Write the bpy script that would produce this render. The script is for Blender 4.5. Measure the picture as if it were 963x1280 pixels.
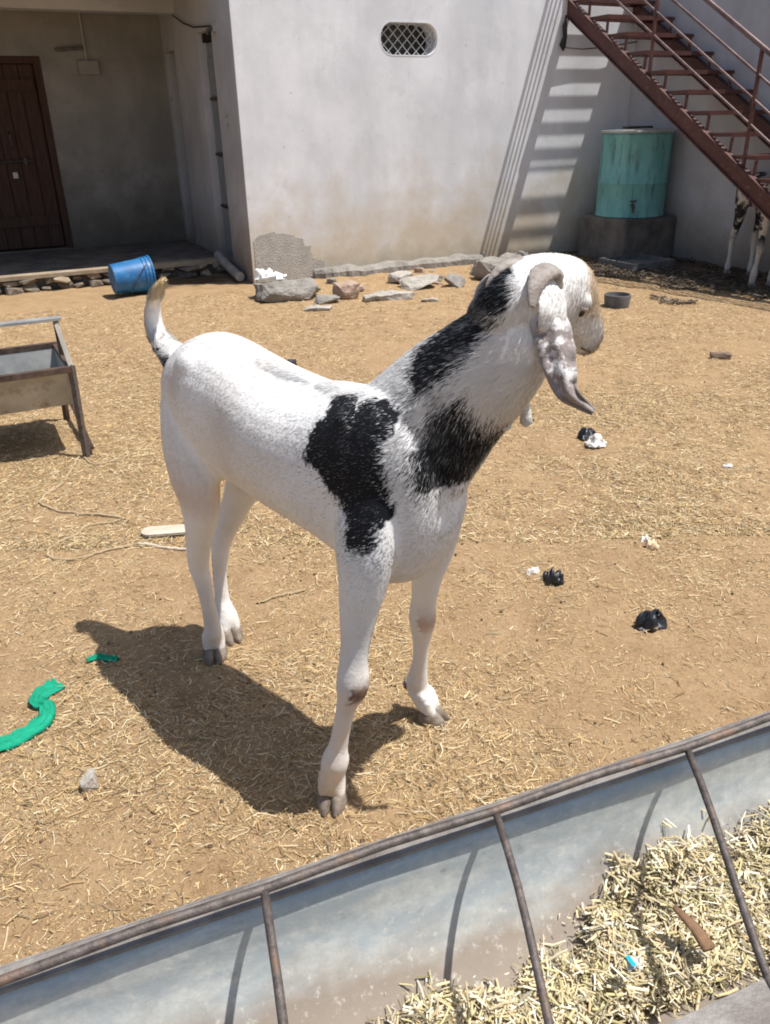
import bpy, bmesh, math, random
import numpy as np
from mathutils import Vector, Matrix
from mathutils.geometry import tessellate_polygon

for o in list(bpy.data.objects): bpy.data.objects.remove(o)
S = bpy.context.scene
COL = S.collection
rad = math.radians

# ------------------------------------------------------------------ camera, sky, sun, exposure
PITCH = math.atan(490 / 1000.0); ROLL = rad(1.2)
cd = bpy.data.cameras.new('camera'); cam = bpy.data.objects.new('camera', cd); COL.objects.link(cam)
F = Vector((0, math.cos(PITCH), -math.sin(PITCH))); R0 = Vector((1, 0, 0)); U0 = R0.cross(F)
RR = R0 * math.cos(ROLL) - U0 * math.sin(ROLL); UU = U0 * math.cos(ROLL) + R0 * math.sin(ROLL)
m = Matrix((RR, UU, -F)).transposed().to_4x4(); m.translation = Vector((0, 0, 1.4)); cam.matrix_world = m
cd.sensor_fit = 'HORIZONTAL'; cd.sensor_width = 36; cd.lens = 36 * 1000 / 963.0
cd.clip_start = 0.05; cd.clip_end = 2000
S.camera = cam
TO_SUN = Vector((0.385, -0.045, 1.0)).normalized()
w = bpy.data.worlds.new('World'); S.world = w; w.use_nodes = True
nt = w.node_tree; bg = nt.nodes['Background']; sky = nt.nodes.new('ShaderNodeTexSky')
sky.sky_type = 'NISHITA'; sky.sun_disc = False; sky.sun_elevation = math.asin(TO_SUN.z)
sky.sun_rotation = math.atan2(TO_SUN.x, TO_SUN.y); sky.dust_density = 2.0; sky.air_density = 1.0
nt.links.new(sky.outputs[0], bg.inputs[0]); bg.inputs[1].default_value = 0.108
ld = bpy.data.lights.new('sun', 'SUN'); ld.energy = 4.8; ld.angle = rad(0.53); ld.color = (1, 0.97, 0.925)
sun = bpy.data.objects.new('sun', ld); COL.objects.link(sun); sun.location = (3, 0, 12)
sun.rotation_euler = TO_SUN.to_track_quat('Z', 'Y').to_euler()
S.cycles.pixel_filter_type = 'BLACKMAN_HARRIS'; S.cycles.filter_width = 1.9
S.view_settings.view_transform = 'Standard'; S.view_settings.look = 'None'
S.view_settings.exposure = 0.30; S.view_settings.gamma = 1.0; S.view_settings.use_curve_mapping = False

# ------------------------------------------------------------------ helpers
rng = np.random.default_rng(7); random.seed(7)
OFF = {}
def V3(*a): return np.array(a, float)

def vnoise(P, seed=0):
    P = np.asarray(P, float); I = np.floor(P).astype(np.int64); f = P - I; f = f * f * (3 - 2 * f)
    def hsh(i, j, k):
        n = (i * 374761393 + j * 668265263 + k * 2147483647 + seed * 974634777) & 0xffffffff
        n = ((n ^ (n >> 13)) * 1274126177) & 0xffffffff
        return ((n ^ (n >> 16)) & 0xffff) / 65535.0
    r = 0
    for a in (0, 1):
        for b in (0, 1):
            for c in (0, 1):
                wgt = (f[..., 0] if a else 1 - f[..., 0]) * (f[..., 1] if b else 1 - f[..., 1]) * (f[..., 2] if c else 1 - f[..., 2])
                r = r + wgt * hsh(I[..., 0] + a, I[..., 1] + b, I[..., 2] + c)
    return r
def fbm(P, seed=0, octs=3):
    r = 0; a = .5; t = 0
    for i in range(octs):
        r = r + a * vnoise(np.asarray(P) * 2 ** i, seed + i); t += a; a *= .5
    return r / t

def empty(name, loc, label=None, cat=None, group=None):
    o = bpy.data.objects.new(name, None); COL.objects.link(o); o.location = loc; o.empty_display_size = .1
    OFF[o] = np.array(loc, float)
    tag(o, label, cat, group); return o
def tag(o, label=None, cat=None, group=None, kind=None):
    if label: o['label'] = label
    if cat: o['category'] = cat
    if group: o['group'] = group
    if kind: o['kind'] = kind
    return o
def mk(name, V, Fc, mat, parent=None, smooth=False, base=None, sharp=None):
    """one mesh object; V in world coordinates; Fc list of faces or int array"""
    V = np.asarray(V, float)
    off = OFF[parent] if parent else (np.array(base, float) if base is not None else np.array([V[:, 0].mean(), V[:, 1].mean(), V[:, 2].min()]))
    me = bpy.data.meshes.new(name); VL = V - off
    if isinstance(Fc, np.ndarray):
        k = Fc.shape[1]
        me.vertices.add(len(VL)); me.vertices.foreach_set('co', VL.astype(np.float32).ravel())
        me.loops.add(Fc.size); me.loops.foreach_set('vertex_index', Fc.astype(np.int32).ravel())
        me.polygons.add(len(Fc)); me.polygons.foreach_set('loop_start', np.arange(0, Fc.size, k, dtype=np.int32))
        me.update(calc_edges=True)
    else:
        me.from_pydata([tuple(v) for v in VL], [], [tuple(f) for f in Fc]); me.update()
    if smooth: me.polygons.foreach_set('use_smooth', np.ones(len(me.polygons), bool))
    if sharp: me.set_sharp_from_angle(angle=rad(sharp))
    me.materials.append(mat)
    o = bpy.data.objects.new(name, me); COL.objects.link(o)
    if parent: o.parent = parent; OFF[o] = OFF[parent]
    else: o.location = off; OFF[o] = off
    return o
def vattr(o, name, data, typ='FLOAT_COLOR'):
    a = o.data.attributes.new(name, typ, 'POINT')
    data = np.asarray(data, np.float32)
    if typ == 'FLOAT_COLOR':
        if data.shape[1] == 3: data = np.concatenate([data, np.ones((len(data), 1), np.float32)], 1)
        a.data.foreach_set('color', data.ravel())
    elif typ == 'FLOAT_VECTOR': a.data.foreach_set('vector', data.ravel())
    else: a.data.foreach_set('value', data.ravel())

class MB:
    def __init__(s, fr=None): s.v = []; s.f = []; s.fr = fr or (lambda x, y, z: V3(x, y, z))
    def box(s, x0, x1, y0, y1, z0, z1, bev=0):
        b = len(s.v)
        for z in (z0, z1):
            for x, y in ((x0, y0), (x1, y0), (x1, y1), (x0, y1)): s.v.append(s.fr(x, y, z))
        s.f += [(b+3, b+2, b+1, b), (b+4, b+5, b+6, b+7), (b, b+1, b+5, b+4), (b+1, b+2, b+6, b+5), (b+2, b+3, b+7, b+6), (b+3, b, b+4, b+7)]
        return s
    def tube(s, pts, r, n=8, fl=1.0, up=None):
        pts = [np.array(s.fr(*p)) for p in pts]; b = len(s.v); k = len(pts)
        rs = r if hasattr(r, '__len__') else [r] * k
        upv = np.array(up if up is not None else (0.13, 0.21, 0.97)); 
        for i, p in enumerate(pts):
            t = pts[min(i + 1, k - 1)] - pts[max(i - 1, 0)]; t = t / (np.linalg.norm(t) + 1e-9)
            x = np.cross(t, upv); x /= (np.linalg.norm(x) + 1e-9); y = np.cross(x, t)
            for j in range(n):
                a = 2 * math.pi * j / n; s.v.append(p + rs[i] * (x * math.cos(a) + y * math.sin(a) * fl))
        for i in range(k - 1):
            for j in range(n):
                s.f.append((b+i*n+j, b+i*n+(j+1) % n, b+(i+1)*n+(j+1) % n, b+(i+1)*n+j))
        s.f.append(tuple(b + j for j in reversed(range(n)))); s.f.append(tuple(b + (k-1)*n + j for j in range(n)))
        return s
    def loft(s, rings):
        """rings: list of lists of world points, same count; closed with fans"""
        b = len(s.v); n = len(rings[0])
        for rg in rings: s.v += [np.array(p) for p in rg]
        for i in range(len(rings) - 1):
            for j in range(n):
                s.f.append((b+i*n+j, b+i*n+(j+1) % n, b+(i+1)*n+(j+1) % n, b+(i+1)*n+j))
        c0 = len(s.v); s.v.append(np.mean(rings[0], 0)); s.v.append(np.mean(rings[-1], 0))
        e = b + (len(rings) - 1) * n
        for j in range(n):
            s.f.append((c0, b+(j+1) % n, b+j)); s.f.append((c0+1, e+j, e+(j+1) % n))
        return s
    def build(s, name, mat, parent=None, **k): return mk(name, s.v, s.f, mat, parent, **k)

def panel(fr, outer, holes, d0, d1):
    """slab in plane (x,z) of frame fr with holes; d0 front depth, d1 back depth -> verts, faces"""
    loops = [outer] + holes; flat = [p for l in loops for p in l]; n = len(flat)
    tris = tessellate_polygon([[Vector((p[0], p[1], 0)) for p in l] for l in loops])
    v = [fr(p[0], d0, p[1]) for p in flat] + [fr(p[0], d1, p[1]) for p in flat]
    f = [tuple(t) for t in tris] + [tuple(n + i for i in reversed(t)) for t in tris]
    b = 0
    for l in loops:
        k = len(l)
        for i in range(k): f.append((b+i, b+(i+1) % k, n+b+(i+1) % k, n+b+i))
        b += k
    return v, f
def fixn(o):
    bm = bmesh.new(); bm.from_mesh(o.data); bmesh.ops.recalc_face_normals(bm, faces=bm.faces); bm.to_mesh(o.data); bm.free(); return o
def bevel(o, w, seg=2):
    md = o.modifiers.new('bevel', 'BEVEL'); md.width = w; md.segments = seg; md.limit_method = 'ANGLE'; md.angle_limit = rad(40); return o

# ------------------------------------------------------------------ materials
class NB:
    def __init__(s, name):
        s.m = bpy.data.materials.new(name); s.m.use_nodes = True; s.t = s.m.node_tree; s.n = s.t.nodes
        s.b = s.n['Principled BSDF']; s.tc = s.n.new('ShaderNodeTexCoord')
    def lk(s, a, b): s.t.links.new(a, b)
    def noise(s, scale, det=4, rough=.6, vec=None, dist=0):
        n = s.n.new('ShaderNodeTexNoise'); n.inputs['Scale'].default_value = scale; n.inputs['Detail'].default_value = det
        n.inputs['Roughness'].default_value = rough; n.inputs['Distortion'].default_value = dist
        s.lk(vec or s.tc.outputs['Object'], n.inputs['Vector']); return n.outputs['Fac']
    def map(s, sc, loc=(0, 0, 0), rot=(0, 0, 0)):
        n = s.n.new('ShaderNodeMapping'); n.inputs['Scale'].default_value = sc; n.inputs['Location'].default_value = loc; n.inputs['Rotation'].default_value = rot
        s.lk(s.tc.outputs['Object'], n.inputs['Vector']); return n.outputs[0]
    def ramp(s, fac, p0, p1, c0=(0, 0, 0), c1=(1, 1, 1)):
        n = s.n.new('ShaderNodeValToRGB'); e = n.color_ramp.elements
        e[0].position = p0; e[1].position = p1; e[0].color = (*c0, 1); e[1].color = (*c1, 1); s.lk(fac, n.inputs[0]); return n.outputs[0]
    def mix(s, fac, a, b, bt='MIX'):
        n = s.n.new('ShaderNodeMix'); n.data_type = 'RGBA'; n.blend_type = bt
        for i, x in ((0, fac), (6, a), (7, b)):
            if isinstance(x, (int, float)): n.inputs[i].default_value = x
            elif isinstance(x, tuple): n.inputs[i].default_value = (*x, 1)
            else: s.lk(x, n.inputs[i])
        return n.outputs[2]
    def math(s, op, a, b=0.0, clamp=False):
        n = s.n.new('ShaderNodeMath'); n.operation = op; n.use_clamp = clamp
        for i, x in ((0, a), (1, b)):
            if isinstance(x, (int, float)): n.inputs[i].default_value = x
            else: s.lk(x, n.inputs[i])
        return n.outputs[0]
    def xyz(s, vec=None):
        n = s.n.new('ShaderNodeSeparateXYZ'); s.lk(vec or s.tc.outputs['Object'], n.inputs[0]); return n.outputs
    def attr(s, name, out='Color'):
        n = s.n.new('ShaderNodeAttribute'); n.attribute_name = name; return n.outputs[out]
    def col(s, c):
        if isinstance(c, tuple): s.b.inputs['Base Color'].default_value = (*c, 1)
        else: s.lk(c, s.b.inputs['Base Color'])
        return s
    def fin(s, rough=.8, metal=0., spec=.3, bump=None, bstr=.3, bdist=.01):
        for nm, x in (('Roughness', rough), ('Metallic', metal), ('Specular IOR Level', spec)):
            if isinstance(x, (int, float)): s.b.inputs[nm].default_value = x
            else: s.lk(x, s.b.inputs[nm])
        if bump is not None:
            n = s.n.new('ShaderNodeBump'); n.inputs['Strength'].default_value = bstr; n.inputs['Distance'].default_value = bdist
            s.lk(bump, n.inputs['Height']); s.lk(n.outputs[0], s.b.inputs['Normal'])
        return s.m
def pmat(name, c0, c1, scale=6, rough=.8, bump=.25, bscale=40, metal=0., spec=.3, lo=.35, hi=.65, bdist=.006):
    b = NB(name); c = b.ramp(b.noise(scale, 6), lo, hi, c0, c1)
    c = b.mix(b.math('MULTIPLY', b.noise(scale * 9, 3), .35), c, c0)
    return b.col(c).fin(rough, metal, spec, b.noise(bscale, 5), bump, bdist)

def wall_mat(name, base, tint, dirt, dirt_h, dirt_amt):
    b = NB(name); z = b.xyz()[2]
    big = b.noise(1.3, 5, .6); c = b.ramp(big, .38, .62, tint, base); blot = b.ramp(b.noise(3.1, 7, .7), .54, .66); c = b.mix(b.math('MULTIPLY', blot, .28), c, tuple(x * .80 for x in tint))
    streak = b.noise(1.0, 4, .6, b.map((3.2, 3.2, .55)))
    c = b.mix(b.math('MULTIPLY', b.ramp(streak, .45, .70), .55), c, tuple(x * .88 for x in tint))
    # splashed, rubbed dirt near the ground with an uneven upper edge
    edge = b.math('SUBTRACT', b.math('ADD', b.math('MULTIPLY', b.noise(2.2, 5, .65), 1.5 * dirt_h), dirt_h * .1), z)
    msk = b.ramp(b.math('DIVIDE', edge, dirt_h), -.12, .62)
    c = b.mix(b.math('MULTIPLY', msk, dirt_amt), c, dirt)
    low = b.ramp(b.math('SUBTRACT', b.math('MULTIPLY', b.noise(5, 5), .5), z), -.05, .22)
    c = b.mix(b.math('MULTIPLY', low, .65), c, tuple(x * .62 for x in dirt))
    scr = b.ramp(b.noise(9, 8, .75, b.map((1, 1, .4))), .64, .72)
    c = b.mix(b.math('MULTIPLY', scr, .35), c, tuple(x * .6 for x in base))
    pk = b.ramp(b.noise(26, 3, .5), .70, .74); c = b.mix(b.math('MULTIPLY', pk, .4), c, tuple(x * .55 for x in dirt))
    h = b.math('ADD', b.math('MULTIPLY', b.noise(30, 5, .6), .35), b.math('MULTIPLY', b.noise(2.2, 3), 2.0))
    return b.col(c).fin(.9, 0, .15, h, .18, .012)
M = {}
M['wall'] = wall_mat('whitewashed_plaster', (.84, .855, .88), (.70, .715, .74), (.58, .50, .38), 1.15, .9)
M['wall_side'] = wall_mat('shaded_plaster', (.52, .53, .56), (.41, .42, .45), (.30, .26, .22), .9, .85)  # darker copy of the wall plaster, shade of sunless faces in its colour
M['wall_porch'] = wall_mat('shaded_porch_plaster', (.31, .30, .28), (.22, .215, .20), (.12, .10, .075), 1.3, .8)  # the deep porch's shade is worked into this darker colour
M['cement'] = pmat('cement_patch', (.40, .375, .335), (.54, .505, .455), 9, .95, .9, 70, bdist=.015)
M['concrete'] = pmat('concrete', (.20, .185, .165), (.36, .33, .29), 7, .95, .8, 45, bdist=.02)
M['wet_concrete'] = pmat('stained_concrete', (.09, .085, .08), (.21, .19, .17), 5, .9, .6, 35, bdist=.02)
M['stone'] = pmat('grey_stone', (.33, .30, .26), (.48, .44, .38), 9, .9, .7, 40, bdist=.012)
M['stone_dark'] = pmat('grey_brown_stone', (.22, .20, .175), (.34, .31, .27), 9, .9, .7, 40, bdist=.012)
M['stone_pink'] = pmat('pink_stone', (.34, .24, .18), (.44, .33, .26), 9, .9, .7, 40, bdist=.012)
M['stone_rubble'] = pmat('rubble_stone', (.12, .10, .08), (.28, .23, .17), 9, .95, .7, 40, bdist=.012)
M['plank'] = pmat('old_plank', (.26, .20, .14), (.42, .34, .24), 8, .9, .6, 60)
M['lime'] = pmat('white_lime', (.80, .79, .76), (.88, .87, .85), 20, .95, .7, 60)
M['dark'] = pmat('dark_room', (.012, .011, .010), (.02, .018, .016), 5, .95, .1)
M['mesh_wire'] = pmat('painted_wire', (.42, .42, .42), (.55, .55, .54), 20, .6, .2)
b = NB('dark_wood'); n_ = b.noise(4, 6, .6, b.map((14, 14, 1.1))); c = b.ramp(n_, .3, .75, (.030, .014, .010), (.085, .042, .028))
M['wood'] = b.col(c).fin(.7, 0, .3, n_, .4, .006)
M['iron_dark'] = pmat('dark_iron', (.05, .045, .04), (.11, .10, .09), 20, .55, .4, 60, .3)
b = NB('red_oxide_paint'); c = b.ramp(b.noise(7, 6), .3, .7, (.070, .028, .024), (.110, .045, .038))
c = b.mix(b.ramp(b.noise(30, 5), .58, .68), c, (.17, .10, .08)); M['red'] = b.col(c).fin(.55, .1, .4, b.noise(60, 4), .3, .003)
M['rail_steel'] = pmat('worn_rail', (.10, .06, .055), (.24, .17, .155), 9, .45, .2, 60, .5, .5)
M['grey_door'] = pmat('grey_steel_door', (.20, .23, .26), (.26, .29, .32), 4, .5, .1, 30, .1, .5)
b = NB('galvanised_sheet'); z = b.xyz()[2]
sp = b.noise(38, 4, .7); c = b.ramp(sp, .35, .7, (.46, .48, .46), (.62, .635, .60))
blue = b.ramp(b.noise(4.5, 8, .72, b.map((1, 1, 2.5))), .43, .56); c = b.mix(b.math('MULTIPLY', blue, .70), c, (.35, .40, .425))
lowd = b.ramp(b.math('SUBTRACT', b.math('MULTIPLY', b.noise(5, 5, .6), .16), b.math('SUBTRACT', z, .225)), -.03, .07)
c = b.mix(b.math('MULTIPLY', lowd, .90), c, (.27, .215, .165))
scr = b.ramp(b.noise(55, 8, .8), .56, .64); c = b.mix(b.math('MULTIPLY', scr, .55), c, (.66, .64, .58)); drk = b.ramp(b.noise(24, 8, .75), .60, .70); c = b.mix(b.math('MULTIPLY', drk, .45), c, (.22, .19, .16))
M['galv'] = b.col(c).fin(b.math('ADD', .45, b.math('MULTIPLY', lowd, .4)), .12, .4, b.math('ADD', b.noise(30, 5), b.math('MULTIPLY', b.noise(5, 2), 3.0)), .3, .004)
b = NB('old_galvanised'); c = b.ramp(b.noise(6, 6), .3, .7, (.30, .27, .22), (.50, .46, .38)); rs = b.ramp(b.noise(11, 6, .7), .55, .68)
c = b.mix(b.math('MULTIPLY', rs, .7), c, (.21, .13, .075)); M['galv_old'] = b.col(c).fin(.6, .25, .4, b.noise(30, 4), .3, .004)
M['galv_in'] = pmat('grey_galvanised', (.24, .245, .24), (.40, .40, .38), 8, .5, .3, 30, .25, .4)
b = NB('rusty_bar'); c = b.ramp(b.noise(60, 6, .7), .35, .68, (.065, .054, .048), (.18, .148, .13)); c = b.mix(b.ramp(b.noise(14, 4), .55, .7), c, (.20, .125, .085))
M['rust'] = b.col(c).fin(.6, .35, .5, b.noise(160, 4), .5, .003)
M['lip'] = pmat('worn_lip', (.16, .14, .125), (.30, .275, .25), 18, .6, .5, 60, .25, .4)
M['rust_dark'] = pmat('rusty_angle', (.055, .036, .028), (.15, .10, .075), 14, .7, .5, 80, .25, .4)
b = NB('blue_plastic'); c = b.ramp(b.noise(8, 5, .65), .35, .7, (.012, .10, .27), (.03, .19, .42)); c = b.mix(b.ramp(b.noise(16, 5), .58, .75), c, (.12, .22, .32))
M['blue'] = b.col(c).fin(.45, 0, .5, b.noise(30, 3), .1, .003)
b = NB('turquoise_paint'); n1 = b.noise(3, 6, .65, b.map((2.2, 2.2, .8))); c = b.ramp(n1, .35, .65, (.11, .35, .35), (.20, .48, .47))
drip = b.ramp(b.noise(3.0, 7, .75, b.map((5, 5, .8))), .50, .66); c = b.mix(b.math('MULTIPLY', drip, .8), c, (.06, .085, .085))
M['turq'] = b.col(c).fin(.5, .0, .4, b.noise(20, 4), .25, .006)
M['tin'] = pmat('tin_lid', (.34, .35, .34), (.50, .50, .47), 9, .5, .3, 30, .4, .5)
M['black_rubber'] = pmat('black_rubber', (.016, .016, .017), (.035, .034, .034), 12, .6, .4, 40)
M['grey_rubber'] = pmat('dusty_rubber', (.10, .10, .10), (.19, .185, .175), 10, .8, .4, 40)
M['black_bag'] = pmat('black_plastic', (.008, .009, .013), (.022, .024, .032), 20, .38, .4, 60, spec=.5)
M['white_bag'] = pmat('white_plastic', (.60, .57, .52), (.78, .76, .72), 20, .5, .3, 60)
M['green'] = pmat('green_cloth', (.004, .24, .135), (.012, .37, .22), 30, .85, .8, 220, bdist=.004)
M['rope'] = pmat('pale_rope', (.36, .26, .15), (.50, .39, .25), 40, .9, .8, 200)
M['wood_pale'] = pmat('weathered_wood', (.45, .38, .29), (.60, .53, .43), 14, .9, .5, 60)
M['brown'] = pmat('brown_bark', (.16, .09, .05), (.28, .17, .10), 30, .9, .6, 80)
M['pvc'] = pmat('dirty_pvc', (.30, .285, .26), (.45, .43, .395), 8, .5, .2, 30)
M['teal'] = pmat('teal_print', (.01, .33, .40), (.02, .42, .48), 10, .4, .1)
M['orange'] = pmat('orange_print', (.70, .46, .26), (.80, .66, .48), 30, .5, .1)
M['brick'] = pmat('brown_brick', (.15, .10, .07), (.27, .19, .14), 16, .95, .7, 60)
M['droppings'] = pmat('dried_dung', (.08, .05, .03), (.20, .13, .075), 60, .9, .3)
M['horn'] = pmat('horn', (.22, .19, .165), (.40, .355, .31), 24, .5, .6, 90)
M['hoof'] = pmat('hoof', (.15, .12, .095), (.36, .30, .245), 26, .55, .6, 90)
M['wattle'] = pmat('wattle_hair', (.62, .59, .55), (.76, .74, .70), 40, .9, .8, 220)
M['skin'] = pmat('teat_skin', (.52, .40, .33), (.62, .50, .42), 20, .6, .2)
b = NB('straw'); M['straw'] = b.col(b.attr('scol')).fin(.65, 0, .35)
# ground
b = NB('trodden_soil'); nA = b.noise(.9, 6, .65); nB = b.noise(7, 8, .7); nC = b.noise(60, 6, .75)
c = b.ramp(nB, .3, .72, (.28, .175, .092), (.42, .288, .163)); c = b.mix(b.math('MULTIPLY', b.ramp(nA, .35, .7), .45), c, (.42, .29, .155))
c = b.mix(b.math('MULTIPLY', b.ramp(nC, .5, .72), .55), c, (.15, .088, .042))
c = b.mix(b.math('MULTIPLY', b.ramp(b.noise(150, 4, .7), .56, .70), .5), c, (.60, .46, .27))
soil_darkening = b.attr('soil_darkening', 'Fac'); dm = b.ramp(b.math('ADD', soil_darkening, b.math('MULTIPLY', b.math('SUBTRACT', b.noise(6, 6, .7), .5), .9)), .35, .65)
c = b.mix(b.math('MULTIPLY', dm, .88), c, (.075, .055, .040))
M['soil'] = b.col(c).fin(.95, 0, .15, b.math('ADD', nB, b.math('MULTIPLY', nC, .6)), .8, .02)
# coat of the goat: colours are stored on the mesh
b = NB('goat_hide'); c = b.attr('coat'); M['hide'] = b.col(c).fin(.8, 0, .15, b.noise(160, 4, .6), .25, .004)
b = NB('goat_fur'); c = b.attr('coat'); b.col(c); b.lk(b.attr('fnrm', 'Vector'), b.b.inputs['Normal']); M['fur'] = b.fin(.6, 0, .2)
tr_ = b.n.new('ShaderNodeBsdfTranslucent'); b.lk(c, tr_.inputs['Color']); mx_ = b.n.new('ShaderNodeMixShader'); mx_.inputs[0].default_value = .06
b.lk(b.b.outputs[0], mx_.inputs[1]); b.lk(tr_.outputs[0], mx_.inputs[2]); b.lk(mx_.outputs[0], b.n['Material Output'].inputs['Surface'])
b = NB('mottled_ear'); at = b.xyz(b.attr('coat', 'Vector')); n1 = b.noise(75, 4, .65); n2 = b.noise(28, 4, .6)
fac = b.math('MULTIPLY', at[0], b.ramp(b.math('ADD', b.math('MULTIPLY', n1, .5), b.math('MULTIPLY', n2, .5)), .44, .52)); fac = b.math('MAXIMUM', fac, at[1])
c = b.mix(fac, (.76, .745, .73), (.165, .135, .125)); c = b.mix(b.math('MULTIPLY', b.ramp(n2, .3, .7), b.math('MULTIPLY', at[0], .5)), c, (.40, .35, .33))
M['ear'] = b.col(c).fin(.75, 0, .2, n1, .5, .004)
M['lid'] = pmat('eyelid_skin', (.34, .28, .24), (.52, .46, .41), 60, .8, .5, 160)
M['nostril'] = pmat('dark_skin', (.05, .035, .03), (.10, .07, .06), 40, .7, .3)
b = NB('eye'); M['eye'] = b.col((.012, .008, .006)).fin(.15, 0, .5)
b = NB('spotted_hide'); c = b.ramp(b.noise(9, 5, .7), .47, .53, (.55, .52, .49), (.03, .028, .028)); z = b.xyz()[2]
c = b.mix(b.ramp(z, .28, .42), (.60, .56, .52), c); M['hide2'] = b.col(c).fin(.8, 0, .15, b.noise(120, 4), .3, .004)

# ------------------------------------------------------------------ frames of the place
TH = rad(26); E1 = V3(math.cos(TH), math.sin(TH), 0); E2 = V3(math.sin(TH), -math.cos(TH), 0); A0 = V3(-1.218, 7.924, 0)
def FH(t, q, z): return A0 + E1 * t + E2 * q + V3(0, 0, z)
def FHs(t, d, z): return FH(t, d, z)          # x along the main wall
def FHr(q, d, z): return FH(d, q, z)          # x along the return wall
TD = rad(21); D1 = V3(math.cos(TD), math.sin(TD), 0); D2 = V3(math.sin(TD), -math.cos(TD), 0); T0 = V3(.159, .881, 0)
def FT(x, y, z): return T0 + D1 * x + D2 * y + V3(0, 0, z)

# ------------------------------------------------------------------ ground
def axis(lo, hi, step, far):
    a = list(np.arange(lo, hi + 1e-6, step)); s_ = step; x = hi
    while x < far: s_ *= 1.5; x += s_; a.append(x)
    s_ = step; x = lo
    while x > -far: s_ *= 1.5; x -= s_; a.insert(0, x)
    return np.array(a)
xs = axis(-5, 5, .04, 500); ys = axis(.3, 10.5, .04, 500)
def ground_h(X, Y):
    P = np.stack([X, Y, np.zeros_like(X)], -1)
    fade = np.clip(1 - (np.hypot(X, Y - 4) - 6) / 4, 0, 1)
    return fade * ((fbm(P * 1.6, 3) - .5) * .030 + (fbm(P * 9, 5) - .5) * .024) - .004
X, Y = np.meshgrid(xs, ys); Z = ground_h(X, Y)
tq_t = (X - A0[0]) * E1[0] + (Y - A0[1]) * E1[1]; tq_q = (X - A0[0]) * E2[0] + (Y - A0[1]) * E2[1]
soil_darkening = np.clip(1 - np.maximum(np.abs(tq_t - 4.1) / 1.3, np.abs(tq_q - 1.1) / 2.2), 0, 1) * 1.6  # manure below the stairs, with their shade painted into the same darkening
soil_darkening = np.maximum(soil_darkening, np.clip(1 - np.maximum(np.abs(tq_t + .55) / .9, np.abs(tq_q + .55) / .55), 0, 1) * 1.0)  # second darker patch beside the porch corner
G = np.stack([X, Y, Z], -1).reshape(-1, 3); ny, nx = X.shape
idx = np.arange(nx * ny).reshape(ny, nx)
Q = np.stack([idx[:-1, :-1], idx[:-1, 1:], idx[1:, 1:], idx[1:, :-1]], -1).reshape(-1, 4)
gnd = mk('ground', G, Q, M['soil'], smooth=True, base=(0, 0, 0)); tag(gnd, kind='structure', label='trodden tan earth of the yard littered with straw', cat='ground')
vattr(gnd, 'soil_darkening', soil_darkening.ravel(), 'FLOAT')

# ------------------------------------------------------------------ house
ZT = 2.62
house = empty('house', FH(0, 0, 0), 'whitewashed single storey house with a shaded porch and oval vent', 'house')
def rrect(cx, cz, w, h, r, n=6):
    out = []
    for sx, sz, a0 in ((1, 1, 0), (-1, 1, 90), (-1, -1, 180), (1, -1, 270)):
        for i in range(n + 1):
            a = rad(a0 + 90 * i / n); out.append((cx + sx * (w/2 - r) + r * math.cos(a), cz + sz * (h/2 - r) + r * math.sin(a)))
    return out
vent = rrect(1.713, 2.08, .60, .262, .122)
v, f = panel(FHs, [(0, -.3), (4.45, -.3), (4.45, ZT), (0, ZT)], [vent], 0, -.22); fixn(mk('front_wall', v, f, M['wall'], house))
# return wall beside the porch, with two openings
steel_hole = [(-1.14, .13), (-.635, .13), (-.635, 2.18), (-1.14, 2.18)]; dark_hole = [(-2.50, .15), (-2.10, .15), (-2.10, 2.11), (-2.50, 2.11)]
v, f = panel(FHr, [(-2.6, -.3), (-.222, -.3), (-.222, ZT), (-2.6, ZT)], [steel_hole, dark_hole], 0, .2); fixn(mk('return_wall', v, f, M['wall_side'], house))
# a thin plaster edge so that the front wall's end carries the side's painted-in shade
MB(FH).box(-.004, 0, -.222, -.002, -.3, ZT).build('corner_plaster', M['wall_side'], house)
# porch back wall with the wooden door
wd = [(-2.38, .15), (-1.31, .15), (-1.31, 2.07), (-2.38, 2.07)]
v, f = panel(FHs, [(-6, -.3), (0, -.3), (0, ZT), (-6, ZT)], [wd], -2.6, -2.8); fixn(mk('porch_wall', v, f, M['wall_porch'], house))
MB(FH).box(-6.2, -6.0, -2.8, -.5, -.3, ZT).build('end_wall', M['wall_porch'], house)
MB(FH).box(-6, -.004, -2.05, -1.86, 2.42, ZT).build('beam', M['wall_side'], house)
MB(FH).box(-6.4, 4.45, -6.2, -2.05, ZT + .003, ZT + .13).build('roof_slab', M['concrete'], house)
MB(FH).box(.0, 4.45, -2.05, .02, ZT + .003, ZT + .13).build('roof_slab', M['concrete'], house)
MB(FH).box(-6.4, -.003, -2.049, -.47, ZT + .003, ZT + .13).build('roof_overhang', M['concrete'], house)
MB(FH).box(4.2, 4.44, -6, -.23, -.3, ZT).build('rear_wall', M['wall_side'], house)
# near-black and grey sheets stand in for unlit rooms behind openings
MB(FH).box(.22, .25, -2.59, -.25, 0, 2.5).build('dark_backing', M['dark'], house)
MB(FH).box(-2.5, -1.2, -2.98, -2.95, 0, 2.3).build('dark_backing', M['dark'], house)
MB(FH).box(1.2, 2.25, -.42, -.40, 1.75, 2.4).build('vent_backing', M['grey_rubber'], house)
# porch floor: slab on a rubble plinth, old plank along its edge
pl_ = MB(FH).box(-6, -.004, -2.598, -.86, -.3, .135).build('porch_floor', M['wet_concrete'], house)
MB(FH).box(-6, -.9, -.90, -.76, .118, .152).build('edge_plank', M['plank'], house)
MB(FH).box(-.88, -.05, -.92, -.80, .10, .145).build('edge_plank', M['plank'], house)

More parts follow.
